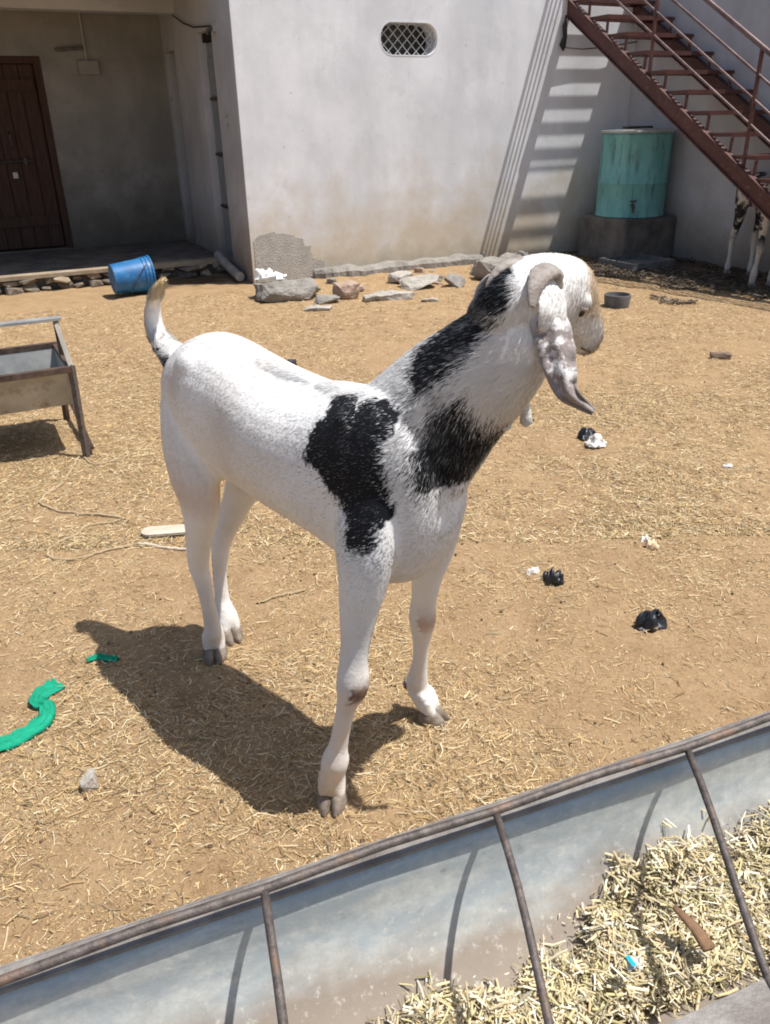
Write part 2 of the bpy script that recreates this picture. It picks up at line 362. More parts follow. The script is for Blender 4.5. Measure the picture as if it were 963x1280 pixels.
def rock_mesh(name, sx, sy, sz, seed, npts=26, sub=1, rough=.05, mat=None, flat=.6):
    r = np.random.default_rng(seed); P = r.normal(size=(npts, 3)); P /= np.linalg.norm(P, axis=1)[:, None]
    P = np.sign(P) * np.abs(P) ** flat; P /= np.abs(P).max()
    P *= r.uniform(.75, 1, (npts, 1)); P *= np.array([sx, sy, sz]) / 2; P[:, 2] += sz / 2
    bm = bmesh.new(); vs = [bm.verts.new(p) for p in P]; res = bmesh.ops.convex_hull(bm, input=vs)
    bmesh.ops.delete(bm, geom=list({g for g in list(res['geom_interior']) + list(res['geom_unused']) if isinstance(g, bmesh.types.BMVert)}), context='VERTS')
    for i in range(sub): bmesh.ops.subdivide_edges(bm, edges=bm.edges[:], cuts=1, use_grid_fill=True)
    if sub:
        for vv in bm.verts:
            d = fbm(np.array([tuple(vv.co)]) * (7 / max(sx, sy)), seed)[0] - .5
            vv.co += vv.co.normalized() * d * rough * max(sx, sz)
    bmesh.ops.recalc_face_normals(bm, faces=bm.faces)
    V = np.array([vv.co[:] for vv in bm.verts]); bm.verts.index_update(); Fs = [tuple(x.index for x in fc.verts) for fc in bm.faces]; bm.free()
    return V, Fs
def rotz(V, a):
    c, s_ = math.cos(a), math.sin(a); return np.stack([V[:, 0]*c - V[:, 1]*s_, V[:, 0]*s_ + V[:, 1]*c, V[:, 2]], 1)
# rubble stones in the plinth face
protos = [rock_mesh('stone', 1, 1, 1, 50 + i, 18, 0) for i in range(5)]
t = -3.4; k = 0
while t < -.15:
    w_ = random.uniform(.10, .26)
    for z0, hh in ((-.03, random.uniform(.06, .10)), (.045, random.uniform(.05, .08))):
        V, Fs = protos[k % 5]; k += 1; V = rotz(V * np.array([w_ * .98, .13, hh * 1.15]), TH)
        mk('stone', V + FH(t + w_ / 2 + random.uniform(-.03, .03), -.81 + random.uniform(-.02, .05), z0), Fs, M['stone_rubble'] if random.random() < .7 else M['plank'], house)
    t += w_ * .93
# wooden door of planks
door = MB(FH).box(-2.30, -1.39, -2.70, -2.67, .17, 2.0).build('door', M['wood'], house)
for i in range(6):
    x0 = -2.30 + i * .152; o = MB(FH).box(x0 + .003, x0 + .149, -2.668, -2.645 - .003 * (i % 2), .17, 2.0).build('plank', M['wood'], door); bevel(o, .004)
for z0 in (.40, 1.75): MB(FH).box(-2.28, -1.41, -2.642, -2.622, z0, z0 + .11).build('rail', M['wood'], door)
MB(FH).tube([(-2.0, -2.60, 1.07), (-1.56, -2.60, 1.075)], .009, 8).build('bolt', M['iron_dark'], door)
for x0 in (-1.95, -1.66): MB(FH).box(x0, x0 + .03, -2.64, -2.588, 1.045, 1.10).build('bolt_bracket', M['iron_dark'], door)
MB(FH).tube([(-1.75, -2.64, 1.36), (-1.75, -2.60, 1.34), (-1.75, -2.60, 1.22), (-1.75, -2.64, 1.20)], .010, 6).build('handle', M['iron_dark'], door)
lk = MB(FH).box(-1.80, -1.745, -2.63, -2.605, .90, .965).build('padlock', M['tin'], door); bevel(lk, .006)
fr_ = MB(FH); fr_.box(-2.375, -2.305, -2.69, -2.585, .152, 2.065); fr_.box(-1.385, -1.315, -2.69, -2.585, .152, 2.065); fr_.box(-2.304, -1.386, -2.69, -2.585, 2.003, 2.065)
fr_.build('door_frame', M['wood'], house)
# narrow grey steel door of four panels, in the return wall
sd = MB(FH).box(.085, .11, -1.135, -.64, .135, 2.10).build('steel_door', M['grey_door'], house)
zs = [.15, .63, 1.12, 1.62, 2.0]
for i in range(4): o = MB(FH).box(.070, .083, -1.115, -.66, zs[i] + .02, zs[i+1] - .02).build('panel', M['grey_door'], sd); bevel(o, .008)
for z0 in zs[1:4]: MB(FH).box(.062, .082, -1.125, -.65, z0 - .012, z0 + .012).build('bar', M['iron_dark'], sd)
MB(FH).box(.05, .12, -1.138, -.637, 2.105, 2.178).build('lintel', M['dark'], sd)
MB(FH).box(.12, .15, -2.495, -2.105, .155, 2.10).build('doorway_dark_sheet', M['dark'], house)  # near-black sheet painting the darkness of the doorway
# small fittings
o = MB(FH).box(-.018, 0, -.375, -.305, 1.37, 1.47).build('switch_plate', M['pvc'], house); MB(FH).box(-.026, -.0185, -.352, -.328, 1.40, 1.44).build('switch', M['mesh_wire'], o)
o = MB(FH).box(-.03, 0, -.53, -.45, 2.14, 2.21).build('lamp_holder', M['pvc'], house); MB(FH).tube([(-.03, -.49, 2.175), (-.07, -.49, 2.15), (-.08, -.49, 2.12)], .016, 8).build('socket', M['iron_dark'], o)
MB(FH).tube([(-.03, -1.86, 2.40), (-.025, -1.5, 2.30), (-.02, -1.16, 2.235), (-.02, -.53, 2.19)], .007, 6).build('cable', M['black_rubber'], house)
MB(FH).box(-.94, -.73, -2.598, -2.55, 1.90, 2.03).build('switch_box', M['wall_porch'], house)
MB(FH).tube([(-1.14, -2.57, 2.13), (-.86, -2.57, 2.15)], .018, 8).build('tube_lamp', M['grey_rubber'], house)
MB(FH).tube([(-.84, -2.58, 2.03), (-.84, -2.58, ZT)], .010, 6).build('conduit', M['pvc'], house)
# vent rim and diamond wire
rim = []; rin = rrect(1.713, 2.08, .60, .262, .122); rout = rrect(1.713, 2.08, .622, .284, .133)
v, f = panel(FHs, rout, [list(rin)], .002, .0005); fixn(mk('vent_rim', v, f, M['wall'], house))
g = MB(FH); 
def inside(x, z, rr=.122, W_=.60, H_=.262):
    dx = max(abs(x - 1.713) - (W_/2 - rr), 0); dz = max(abs(z - 2.08) - (H_/2 - rr), 0); return dx*dx + dz*dz < rr*rr
for sgn in (1, -1):
    for i in range(-9, 10):
        pts = [(1.713 + i * .098 + sgn * u * 1.02, 2.08 + u) for u in np.linspace(-.14, .14, 57)]; pts = [p for p in pts if inside(*p)]
        if len(pts) > 2: g.tube([(pts[0][0], -.05 + sgn * .003, pts[0][1]), (pts[-1][0], -.05 + sgn * .003, pts[-1][1])], .0042, 5)
g.build('grille', M['mesh_wire'], house)
# rough cement patch low on the front wall and broken footing along its base
pv, pf = [], []
pat = [(.03, .02), (.03, .40), (.10, .455), (.22, .47), (.36, .445), (.47, .39), (.58, .30), (.66, .20), (.74, .10), (.80, .02)]
pts2 = []
for i in range(len(pat) - 1):
    for s_ in np.linspace(0, 1, 9)[:-1]:
        x = pat[i][0] * (1 - s_) + pat[i+1][0] * s_; z_ = pat[i][1] * (1 - s_) + pat[i+1][1] * s_
        nz_ = (fbm(np.array([[x * 14, z_ * 14, 3.]]), 12, 4)[0] - .5) * .11; pts2.append((x + nz_ if x > .04 else x, z_ + nz_ * .8))
pts2.append(pat[-1]); v, f = panel(FHs, pts2, [], .005, .0005); fixn(mk('cement_patch', v, f, M['cement'], house))
ft_v = []; ft_f = []; ns = 90
for i in range(ns + 1):
    t = .62 + i * (2.0 / ns); dd = .075 + .06 * vnoise(np.array([[t * 9, 0, 0]]))[0] + .03 * vnoise(np.array([[t * 30, 5, 0]]))[0]; hh = .055 + .035 * vnoise(np.array([[t * 7, 9, 0]]))[0]
    e = min(1, (i + 2) / 6, (ns + 2 - i) / 6)
    for q_, z_ in ((.0005, -.05), (dd * e, -.05), (dd * .95 * e, hh * .6), (dd * .6 * e, hh), (.0005, hh * 1.15)): ft_v.append(FH(t, q_, z_))
for i in range(ns):
    for j in range(4): ft_f.append((i*5+j, i*5+j+1, i*5+j+6, i*5+j+5))
fixn(mk('footing', ft_v, ft_f, M['concrete'], house))
pp = MB(FH).tube([(-.07, -.95, .16), (-.075, -.6, .10), (-.08, -.25, .055), (-.08, -.18, .05)], .045, 12).build('drain_pipe', M['pvc'], house, smooth=True, sharp=50)

# building on the right
wing = empty('outbuilding', FH(4.45, 0, 0), 'grey plastered side building behind the rusty red stairs', 'building')
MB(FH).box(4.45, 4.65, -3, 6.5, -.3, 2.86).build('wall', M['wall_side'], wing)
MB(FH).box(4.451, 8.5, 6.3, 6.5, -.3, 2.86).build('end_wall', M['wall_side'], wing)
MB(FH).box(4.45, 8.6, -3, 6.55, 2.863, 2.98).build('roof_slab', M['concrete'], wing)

# ------------------------------------------------------------------ steel stairs
SL = .594; SZ = 2.39; RUN = .286; RISE = SL * RUN
stairs = empty('steel_stairs', FH(3.55, 4.0, 0), 'red oxide painted steel stairs with rail and barred treads', 'stairs')
def stringer(t0, t1):
    v = []
    for q_, z_ in ((.0, SZ), (4.02, SZ - SL * 4.02)):
        for tt in (t0, t1):
            for dz in (-.075, .075): v.append(FH(tt, q_, z_ + dz))
    f = [(0, 1, 3, 2), (4, 6, 7, 5), (0, 4, 5, 1), (2, 3, 7, 6), (0, 2, 6, 4), (1, 5, 7, 3)]
    o = mk('stringer', v, f, M['red'], stairs)
    # thin flange lips make it a channel
    for dz in (-.075, .075):
        vv = []
        for q_, z_ in ((.0, SZ), (4.02, SZ - SL * 4.02)):
            for tt in (t0 - .02, t1 + .02):
                for e in (-.006, .006): vv.append(FH(tt, q_, z_ + dz + e))
        mk('flange', vv, f, M['red'], o)
    return o
stringer(3.52, 3.545); stringer(4.375, 4.40)
ntr = 13
tr_mesh = None
for kx in range(ntr):
    qb = .06 + kx * RUN; zt = SZ - SL * qb + .085; off = E2 * (kx * RUN) + V3(0, 0, -RISE * kx)
    if kx == 0:
        mbf = MB(FH); q0, q1, z0 = qb, qb + .262, zt
        mbf.box(3.545, 4.375, q1 - .006, q1, z0 - .035, z0); mbf.box(3.545, 4.375, q0, q0 + .006, z0 - .035, z0)
        mbf.box(3.528, 3.544, q0, q1, z0 - .030, z0 - .002); mbf.box(4.376, 4.392, q0, q1, z0 - .030, z0 - .002)
        tr0 = mbf.build('tread', M['red'], stairs); kids = []
        for i in range(5):
            qq = q0 + .012 + i * .052; kids.append(MB(FH).box(3.546, 4.374, qq, qq + .026, z0 - .012, z0 - .001).build('bar', M['red'], tr0))
        for tt in (3.548, 4.352): kids.append(MB(FH).box(tt, tt + .02, q1 - .026, q1 - .007, z0 - SL * .262 - .03, z0 - .036).build('support_leg', M['red'], tr0))
    else:
        c = tr0.copy(); COL.objects.link(c); c.location = Vector(off)
        for kd in kids: d = kd.copy(); COL.objects.link(d); d.parent = c
def srail(dz, r, q0, q1, mt, nm): MB(FH).tube([(3.535, q0, SZ - SL * q0 + dz), (3.535, q1, SZ - SL * q1 + dz)], r, 10).build(nm, mt, stairs, smooth=True, sharp=60)
for dz in (.40, .58, .76): srail(dz, .011, .02, 3.75, M['rail_steel'], 'rail')
srail(.95, .020, .02, 3.80, M['rail_steel'], 'handrail')
for q_ in (.03, 1.26, 2.49, 3.72): MB(FH).box(3.522, 3.546, q_ - .012, q_ + .012, SZ - SL * q_ + .076, SZ - SL * q_ + .945).build('post', M['red'], stairs)
# rag tied to the top of the stairs and the wire that runs off it
rg = MB(FH); rg.tube([(3.47, .05, 2.30), (3.45, .07, 2.22), (3.47, .06, 2.13), (3.44, .07, 2.05), (3.46, .06, 2.0)], [.012, .03, .022, .035, .008], 8, .5)
tag(rg.build('rag', M['black_rubber'], smooth=True), 'black rag knotted on the upper end of the red stairs', 'rag')
tag(MB(FH).tube([(3.46, .07, 2.03), (3.7, .06, 2.02), (4.0, .05, 2.04), (4.44, .04, 2.10)], .006, 5).build('wire', M['black_rubber']), 'thin dark wire stretched across the wall under the stairs', 'wire')

# ------------------------------------------------------------------ water tank in the corner
plb = MB(FH).box(3.72, 4.44, .22, .95, -.05, .43).build('plinth_block', M['wet_concrete']); bevel(plb, .035, 3)
tag(plb, 'dark stained concrete block carrying the turquoise water tank', 'block')
tank = empty('water_tank', FH(4.075, .60, .43), 'turquoise painted round metal water tank with tap in the corner', 'water tank')
cx_, cy_ = 4.075, .60
def ringpts(r, z, n=40): return [FH(cx_ + r * math.cos(2*math.pi*i/n), cy_ + r * math.sin(2*math.pi*i/n), z) for i in range(n)]
mb = MB(); mb.loft([ringpts(.345, .425), ringpts(.362, .437), ringpts(.352, .46), ringpts(.353, .75), ringpts(.359, .76), ringpts(.353, .77), ringpts(.353, 1.20), ringpts(.362, 1.215), ringpts(.35, 1.235)])
mb.build('drum', M['turq'], tank, smooth=True, sharp=40)
MB().loft([ringpts(.368, 1.2355), ringpts(.373, 1.245), ringpts(.368, 1.258), ringpts(.10, 1.275)]).build('lid', M['tin'], tank, smooth=True, sharp=40)
MB(FH).box(3.90, 4.24, .56, .64, 1.27, 1.295).build('lid_bar', M['iron_dark'], tank)
mb = MB(FH); mb.tube([(3.86, .86, .56), (3.82, .925, .555), (3.815, .94, .545), (3.815, .94, .49)], .016, 8); mb.tube([(3.82, .925, .56), (3.82, .925, .60)], .009, 6); mb.tube([(3.78, .925, .602), (3.86, .925, .602)], .009, 6)
mb.build('tap', M['iron_dark'], tank)
tr = MB(FH); tr.box(3.45, 3.98, .95, 1.42, .02, .035)
for a_ in ((3.43, 4.0, .93, .96), (3.43, 4.0, 1.41, 1.44), (3.43, 3.46, .961, 1.409), (3.97, 4.0, .961, 1.409)): tr.box(*a_, .004, .075)
tag(tr.build('basin', M['grey_rubber']), 'shallow grey metal tray lying on the ground before the tank block', 'tray')
# small black rubber tub
dc = V3(1.93, 6.60, 0)
def rp(c, r, z, n=28, ex=1): return [c + V3(r * math.cos(2*math.pi*i/n), r * math.sin(2*math.pi*i/n), z) for i in range(n)]
tubm = MB().loft([rp(dc, .088, -.005), rp(dc, .098, .0), rp(dc, .108, .085), rp(dc, .106, .094), rp(dc, .096, .094), rp(dc, .090, .06), rp(dc, .02, .055)])
tag(tubm.build('tub', M['grey_rubber'], smooth=True, sharp=40), 'small round grey rubber feeding tub standing on bare earth', 'tub')

# ------------------------------------------------------------------ blue bucket lying on its side
bc = FH(-1.12, -.13, .155); ax = E1 * .96 + V3(.02, .30, .0) * .28 + V3(0, 0, .03); ax /= np.linalg.norm(ax)
bx_ = np.cross(ax, V3(0, 0, 1)); bx_ /= np.linalg.norm(bx_); by_ = np.cross(bx_, ax)
bucket = empty('bucket', bc - V3(0, 0, .155), 'scuffed blue plastic bucket lying on its side below the porch', 'bucket')
def br(r, l, n=36): return [bc + ax * l + r * (bx_ * math.cos(2*math.pi*i/n) + by_ * math.sin(2*math.pi*i/n)) for i in range(n)]
MB().loft([br(.118, -.165), br(.128, -.17), br(.13, -.16), br(.152, .10), br(.160, .105), br(.160, .115), br(.154, .118), br(.156, .135), br(.164, .138), br(.164, .15), br(.158, .153), br(.158, .165), br(.168, .168), br(.170, .182), br(.158, .182), br(.150, .10), br(.125, -.15)]).build('shell', M['blue'], bucket, smooth=True, sharp=35)
MB().tube([bc + ax * .125 + .163 * (bx_ * math.cos(a) + by_ * math.sin(a)) - ax * .16 * math.sin(a + 2.4) for a in np.linspace(-2.4, math.pi - 2.4, 14)], .004, 6).build('bail_handle', M['iron_dark'], bucket)

def gz(x, y): return float(ground_h(np.array([[x]]), np.array([[y]]))[0, 0])
def scrap(lbl, x, y, sx, sy, h, seed, mat, name='plastic_scrap', cat='litter', rz=0, n=14):
    r = np.random.default_rng(seed); u = np.linspace(-.5, .5, n); U, W_ = np.meshgrid(u, u); P = np.stack([U * 3.3, W_ * 3.3, np.zeros_like(U)], -1)
    rr = np.hypot(U, W_) * 2; ang = np.arctan2(W_, U); edge = .75 + .4 * vnoise(np.stack([np.cos(ang) * 1.6 + 5, np.sin(ang) * 1.6 + 5, np.zeros_like(U)], -1), seed)
    Z_ = (.20 + np.abs(fbm(P * .95 + seed, seed, 3) - .5) * 3.4) * np.sqrt(np.clip(1.05 - rr * rr, .002, 1))
    Vx = U * edge * sx * (1 - .25 * rr) + (vnoise(P * 2, seed + 3) - .5) * sx * .18; Vy = W_ * edge * sy * (1 - .25 * rr) + (vnoise(P * 2, seed + 4) - .5) * sy * .18
    V = rotz(np.stack([Vx, Vy, np.clip(Z_, 0, 1) * h], -1).reshape(-1, 3), rz) + V3(x, y, gz(x, y) + .002)
    I = np.arange(n * n).reshape(n, n); Q = np.stack([I[:-1, :-1], I[:-1, 1:], I[1:, 1:], I[1:, :-1]], -1).reshape(-1, 4)
    o = mk(name, V, Q, M[mat]); md = o.modifiers.new('thick', 'SOLIDIFY'); md.thickness = .002; return tag(o, lbl, cat)
# ------------------------------------------------------------------ stones along the wall
def rock(lbl, x, y, sx, sy, sz, seed, mat, rz=0, tilt=0, cat='stone', sub=3, rough=.11, z=-.016, flat=.6, name='stone'):
    V, Fs = rock_mesh('stone', sx, sy, sz, seed, 26, sub, rough, flat=flat); c, s_ = math.cos(tilt), math.sin(tilt)
    V = np.stack([V[:, 0]*c - V[:, 2]*s_, V[:, 1], V[:, 0]*s_ + V[:, 2]*c], 1); V[:, 2] -= V[:, 2].min(); V = rotz(V, rz)
    return tag(mk(name, V + V3(x, y, z), Fs, M[mat]), lbl, cat)
rock('big rough concrete lump under the heap of white lime', -.83, 7.22, .62, .42, .20, 3, 'concrete', .3, rough=.10, flat=.5, name='concrete_lump', cat='concrete')
scrap('small heap of white lime on top of the concrete lump', 0, 0, .36, .22, .10, 43, 'lime', name='lime_heap', cat='lime', n=26).location = Vector((-.98, 7.28, .165))
rock('pinkish wedge shaped stone standing beside the concrete lump', -.29, 7.18, .26, .18, .19, 21, 'stone_pink', .5, .15)
rock('thin pale slab with angular outline in front of the footing', .37, 7.60, .44, .34, .10, 31, 'stone', .4, .16)
rock('long flat grey slab lying low in the row of stones', .08, 7.12, .46, .20, .075, 41, 'stone', .15)
rock('small tilted dark grey stone next to the pale slab', .68, 7.58, .22, .17, .13, 51, 'stone_dark', -.5, -.3)
rock('pale flat stone half hidden behind the thin slab', .19, 7.90, .32, .22, .12, 61, 'stone', .9)
rock('large grey boulder by the stair shadow on the wall', 1.13, 8.02, .52, .34, .24, 71, 'stone_dark', .3)
rock('brown stone behind the large grey boulder', 1.40, 8.62, .46, .24, .19, 81, 'stone_dark', .5)
rock('flat pale stone flush with the earth before the concrete lump', -.52, 6.72, .32, .18, .045, 91, 'stone', .1)
rock('low grey slab leaning between the lump and pink stone', -.46, 6.98, .26, .18, .085, 101, 'stone_dark', .2)
rock('fist sized grey stone in front of the pink stone', -.10, 7.05, .13, .10, .07, 111, 'stone', .3)
rock('reddish brick chip behind the pink stone', -.20, 7.50, .14, .10, .08, 121, 'stone_pink', .3)
rock('two fingers thick grey flake lying before the slabs', .42, 6.98, .17, .08, .035, 131, 'stone', .3)
rock('loose brown rock at the foot of the wall past the boulder', 1.85, 8.75, .34, .2, .12, 141, 'stone_dark', .4)
rock('broken brown brick lying alone on the earth', 2.16, 5.00, .145, .07, .055, 151, 'brick', -.25, flat=.4, cat='brick', name='brick_piece')
rock('pale grey stone chip on the earth near the green cloth', -.715, 1.43, .042, .055, .045, 161, 'stone', .4, .1, flat=.45)
rock('small black rag lying on bare earth behind the goat back', -.60, 5.02, .13, .08, .06, 171, 'black_bag', .3, cat='rag', name='black_rag')

rs_ = np.random.default_rng(19)
for i in range(22):
    t = rs_.uniform(.0, 3.3); q_ = rs_.uniform(.22, 1.1); P_ = FH(t, q_, 0); sz_ = rs_.uniform(.05, .17)
    tag(rock(('small pale grey stone', 'small dark grey stone', 'small pinkish stone', 'crumb of rough concrete')[i % 4] + ' lying loose along the foot of the white wall', P_[0], P_[1], sz_, sz_ * rs_.uniform(.5, .9), sz_ * rs_.uniform(.3, .6), 300 + i, ('stone', 'stone_dark', 'stone_pink', 'concrete')[i % 4], rs_.uniform(0, 3), sub=2), group=('pale stones', 'dark stones', 'pinkish stones', 'concrete crumbs')[i % 4] + ' along the wall foot')
# ------------------------------------------------------------------ left feeder
LD = rad(27.5); L1 = V3(math.cos(LD), math.sin(LD), 0); L2 = V3(math.sin(LD), -math.cos(LD), 0); L0 = V3(-1.415, 3.575, 0)
def FL(x, y, z): return L0 + L1 * x + L2 * y + V3(0, 0, z)     # x<0 along the trough, y<0 to the back
feeder = empty('feeder', FL(-.7, -.24, 0), 'old metal feeding trough on rusty angle iron legs by the rope', 'trough')
LX = -1.5; BK = -.50
def sheet(name, fr, pts, thick, mat, parent, x0, x1):
    v = []; n = len(pts)
    for x in (x0, x1):
        for (y, z) in pts: v.append(fr(x, y, z))
    nrm = []
    f = [(i, i+1, n+i+1, n+i) for i in range(n-1)]
    o = mk(name, v, f, mat, parent); md = o.modifiers.new('thick', 'SOLIDIFY'); md.thickness = thick; md.offset = 0; return o
sheet('front_sheet', FL, [(0, .405), (-.045, .235)], .004, M['galv_old'], feeder, LX, -.012)
sheet('back_sheet', FL, [(BK, .405), (BK + .045, .235)], .004, M['galv_in'], feeder, LX, -.012)
sheet('bottom_sheet', FL, [(-.045, .235), (BK + .045, .235)], .004, M['galv_in'], feeder, LX, -.012)
for xx in (-.012, LX):
    v = [FL(xx, y, z) for y, z in ((0, .405), (-.045, .235), (BK + .045, .235), (BK, .405))]; o = mk('end_sheet', v, [(0, 1, 2, 3)], M['galv_in'], feeder); md = o.modifiers.new('thick', 'SOLIDIFY'); md.thickness = .004; md.offset = 0
MB(FL).box(LX, .0, -.006, .024, .398, .424).build('rim', M['rust_dark'], feeder); MB(FL).box(LX, .0, BK - .024, BK + .006, .398, .424).build('rim', M['rust_dark'], feeder)
for xx in (-.004, LX + .004):
    MB(FL).box(xx - .012, xx + .012, BK + .007, -.007, .396, .419).build('end_rim', M['rust_dark'], feeder)
    for y0, y1 in ((.004, .055), (BK - .004, BK - .055)):
        lg = MB(FL); lg.tube([(xx + .004, y0, .424), (xx - .012, y1, -.02)], .017, 4, up=tuple(L1 * .7 + V3(0, 0, .1))); lg.build('leg', M['rust_dark'] if y0 < 0 else M['rust'], feeder)
    MB(FL).tube([(xx, BK * .5, .42), (xx, BK * .5, .585)], .016, 4).build('post', M['rust_dark'], feeder)
    MB(FL).tube([(xx, BK * .5, .578), (xx + .004, -.0, .42)], .012, 4).build('strut', M['galv_old'], feeder)
    MB(FL).tube([(xx + .022, .04, .03), (xx + .022, BK - .03, .10)], .012, 4).build('brace', M['rust_dark'], feeder)
MB(FL).box(LX, .02, BK * .5 - .03, BK * .5 + .03, .585, .597).build('top_bar', M['galv_in'], feeder)

# ------------------------------------------------------------------ rope, scraps, rags on the ground
def crv(P, n=8):
    P = [np.array(p, float) for p in P]; out = []
    for i in range(len(P) - 1):
        p0, p1, p2, p3 = P[max(i-1, 0)], P[i], P[i+1], P[min(i+2, len(P)-1)]
        for u in np.linspace(0, 1, n, endpoint=False):
            out.append(.5 * ((2*p1) + (-p0+p2)*u + (2*p0-5*p1+4*p2-p3)*u*u + (-p0+3*p1-3*p2+p3)*u**3))
    out.append(P[-1]); return out
def lay(P, r, name, mat, lbl, cat, jit=.004, n=10, fl=1.0):
    pts = [V3(p[0] + random.uniform(-jit, jit), p[1] + random.uniform(-jit, jit), 0) for p in crv([(*p, 0) for p in P], n)]
    for p in pts: p[2] = gz(p[0], p[1]) + r * .8
    return tag(MB().tube(pts, r, 6, fl).build(name, mat, smooth=True), lbl, cat)
lay([(-1.20, 3.50), (-1.33, 3.42), (-1.44, 3.53), (-1.41, 3.25), (-1.44, 3.06), (-1.405, 2.985), (-1.25, 2.91), (-1.06, 2.86), (-1.05, 2.82), (-1.16, 2.79), (-1.18, 2.70), (-1.24, 2.60), (-1.20, 2.53), (-1.10, 2.52), (-.98, 2.60), (-.88, 2.66)], .0055, 'rope', M['rope'], 'pale twisted rope trailing from the leg of the feeder', 'rope')
lay([(-.92, 2.63), (-.80, 2.60), (-.70, 2.58)], .006, 'stick', M['wood_pale'], 'thin bent stick lying beside the flat wooden offcut', 'stick')
lay([(-.42, 2.20), (-.34, 2.25), (-.27, 2.28)], .006, 'stick', M['rope'], 'single thick pale stalk lying beyond the goat shadow', 'stalk', fl=.5)
# weathered flat offcut with one rounded end
fv = []; n_ = 16
outl = [(-.095 + .035 * math.cos(a), .036 * math.sin(a)) for a in np.linspace(math.pi / 2, 3 * math.pi / 2, 9)] + [(.09, -.030), (.10, .02), (.08, .036)]
v, f = panel(lambda x, d, z: V3(-.80, 2.72, 0) + V3(x * .99 - z * .1, x * .1 + z * .99, d + .004), outl, [], .0, .010); o = fixn(mk('wood_offcut', v, f, M['wood_pale'])); tag(o, 'flat weathered grey wooden offcut with one rounded end', 'wood')
scrap('crumpled black plastic bag lying alone beyond the trough rail', .80, 2.04, .13, .10, .05, 3, 'black_bag')
scrap('small folded black plastic scrap beside a white shred', .56, 2.31, .085, .075, .045, 5, 'black_bag')
scrap('white shred of plastic beside the small black scrap', .505, 2.38, .06, .05, .02, 9, 'white_bag')
scrap('black plastic rag below the tip of the goat ear', .99, 3.66, .13, .13, .05, 12, 'black_bag')
scrap('whitish plastic rag touching the black one under the ear', 1.00, 3.53, .13, .11, .05, 14, 'white_bag')
scrap('tiny beige and orange wrapper on the straw', .96, 2.53, .075, .06, .035, 17, 'orange')
scrap('white paper flake beside the beige wrapper', .955, 2.585, .05, .03, .02, 18, 'white_bag', name='paper_flake')
scrap('tiny white paper flake on the straw near the brick', 1.52, 3.25, .06, .03, .015, 21, 'white_bag', name='paper_flake')
# green cloth strips
def cloth(lbl, P, wd, th, seed, name='green_cloth'):
    pts = crv([(*p, 0) for p in P], 9); n = len(pts); k = 9; V = []
    ws = np.interp(np.linspace(0, 1, n), np.linspace(0, 1, len(wd)), wd)
    for i, p in enumerate(pts):
        t_ = pts[min(i+1, n-1)] - pts[max(i-1, 0)]; t_ /= np.linalg.norm(t_); sd_ = V3(-t_[1], t_[0], 0)
        for j in range(k):
            c = j / (k - 1) - .5; q = p + sd_ * c * ws[i]
            ridge = th * (.55 - 1.1 * abs(c)) + th * .35 * math.sin(c * 17 + .5 * math.sin(i * .7)) + (vnoise(np.array([[i * .35, j * .9, seed]]), seed)[0] - .4) * th * .9
            q[2] = gz(q[0], q[1]) + max(ridge, 0.001) + .003; V.append(q)
    I = np.arange(n * k).reshape(n, k); Q = np.stack([I[:-1, :-1], I[:-1, 1:], I[1:, 1:], I[1:, :-1]], -1).reshape(-1, 4)
    o = mk(name, V, Q, M['green'], smooth=True); md = o.modifiers.new('thick', 'SOLIDIFY'); md.thickness = .003; return tag(o, lbl, 'cloth')
cloth('long twisted strip of bright green cloth on the straw', [(-1.10, 1.46), (-1.02, 1.52), (-.955, 1.57), (-.905, 1.635), (-.915, 1.70), (-.955, 1.73), (-.925, 1.80)], [.036, .042, .046, .048, .036, .042, .070], .022, 2)
cloth('short shred of green cloth at the edge of the goat shadow', [(-.875, 1.905), (-.845, 1.918), (-.81, 1.912), (-.785, 1.905)], [.008, .02, .022, .012], .014, 4)

# ------------------------------------------------------------------ front trough: half-round galvanised sheet, rail and bars
trough = empty('feeding_trough', FT(0, .15, 0), 'long galvanised half round feeding trough with rusty rail and bars', 'trough')
TX0, TX1 = -1.75, 1.75; ZL = .42
prof = [(-.016, ZL)]
for a in np.linspace(180, 360, 25):
    y = .160 + .172 * math.cos(rad(a)); z = ZL - .045 + .20 * math.sin(rad(a)); prof.append((y, z))
prof.append((.338, ZL - .012))
v = []; xsn = 60
for i in range(xsn + 1):
    x = TX0 + (TX1 - TX0) * i / xsn
    for (y, z) in prof:
        wob = (vnoise(np.array([[x * 3, y * 9, z * 9]]))[0] - .5) * .006; v.append(FT(x, y + wob, z + wob * .6))
n = len(prof); f = [(i*n+j, i*n+j+1, (i+1)*n+j+1, (i+1)*n+j) for i in range(xsn) for j in range(n-1)]
o = mk('basin_sheet', v, f, M['galv'], trough, smooth=True); md = o.modifiers.new('thick', 'SOLIDIFY'); md.thickness = .004; md.offset = -1
lip = MB(FT); lip.box(TX0, TX1, -.042, -.009, ZL + .003, ZL + .009); lip.box(TX0, TX1, -.046, -.0425, ZL - .03, ZL + .009); lip.build('far_lip', M['lip'], trough)
lip = MB(FT); lip.box(TX0, TX1, .332, .385, ZL - .010, ZL - .003); lip.build('near_lip', M['lip'], trough)
MB(FT).box(TX0, TX1, .3855, .391, ZL - .045, ZL - .003).build('lip_edge', M['rust_dark'], trough)
for xx in (TX0, TX1):
    o = mk('end_sheet', [FT(xx, y, z) for (y, z) in prof], [tuple(range(len(prof)))], M['galv'], trough); md = o.modifiers.new('thick', 'SOLIDIFY'); md.thickness = .004
rp_ = []
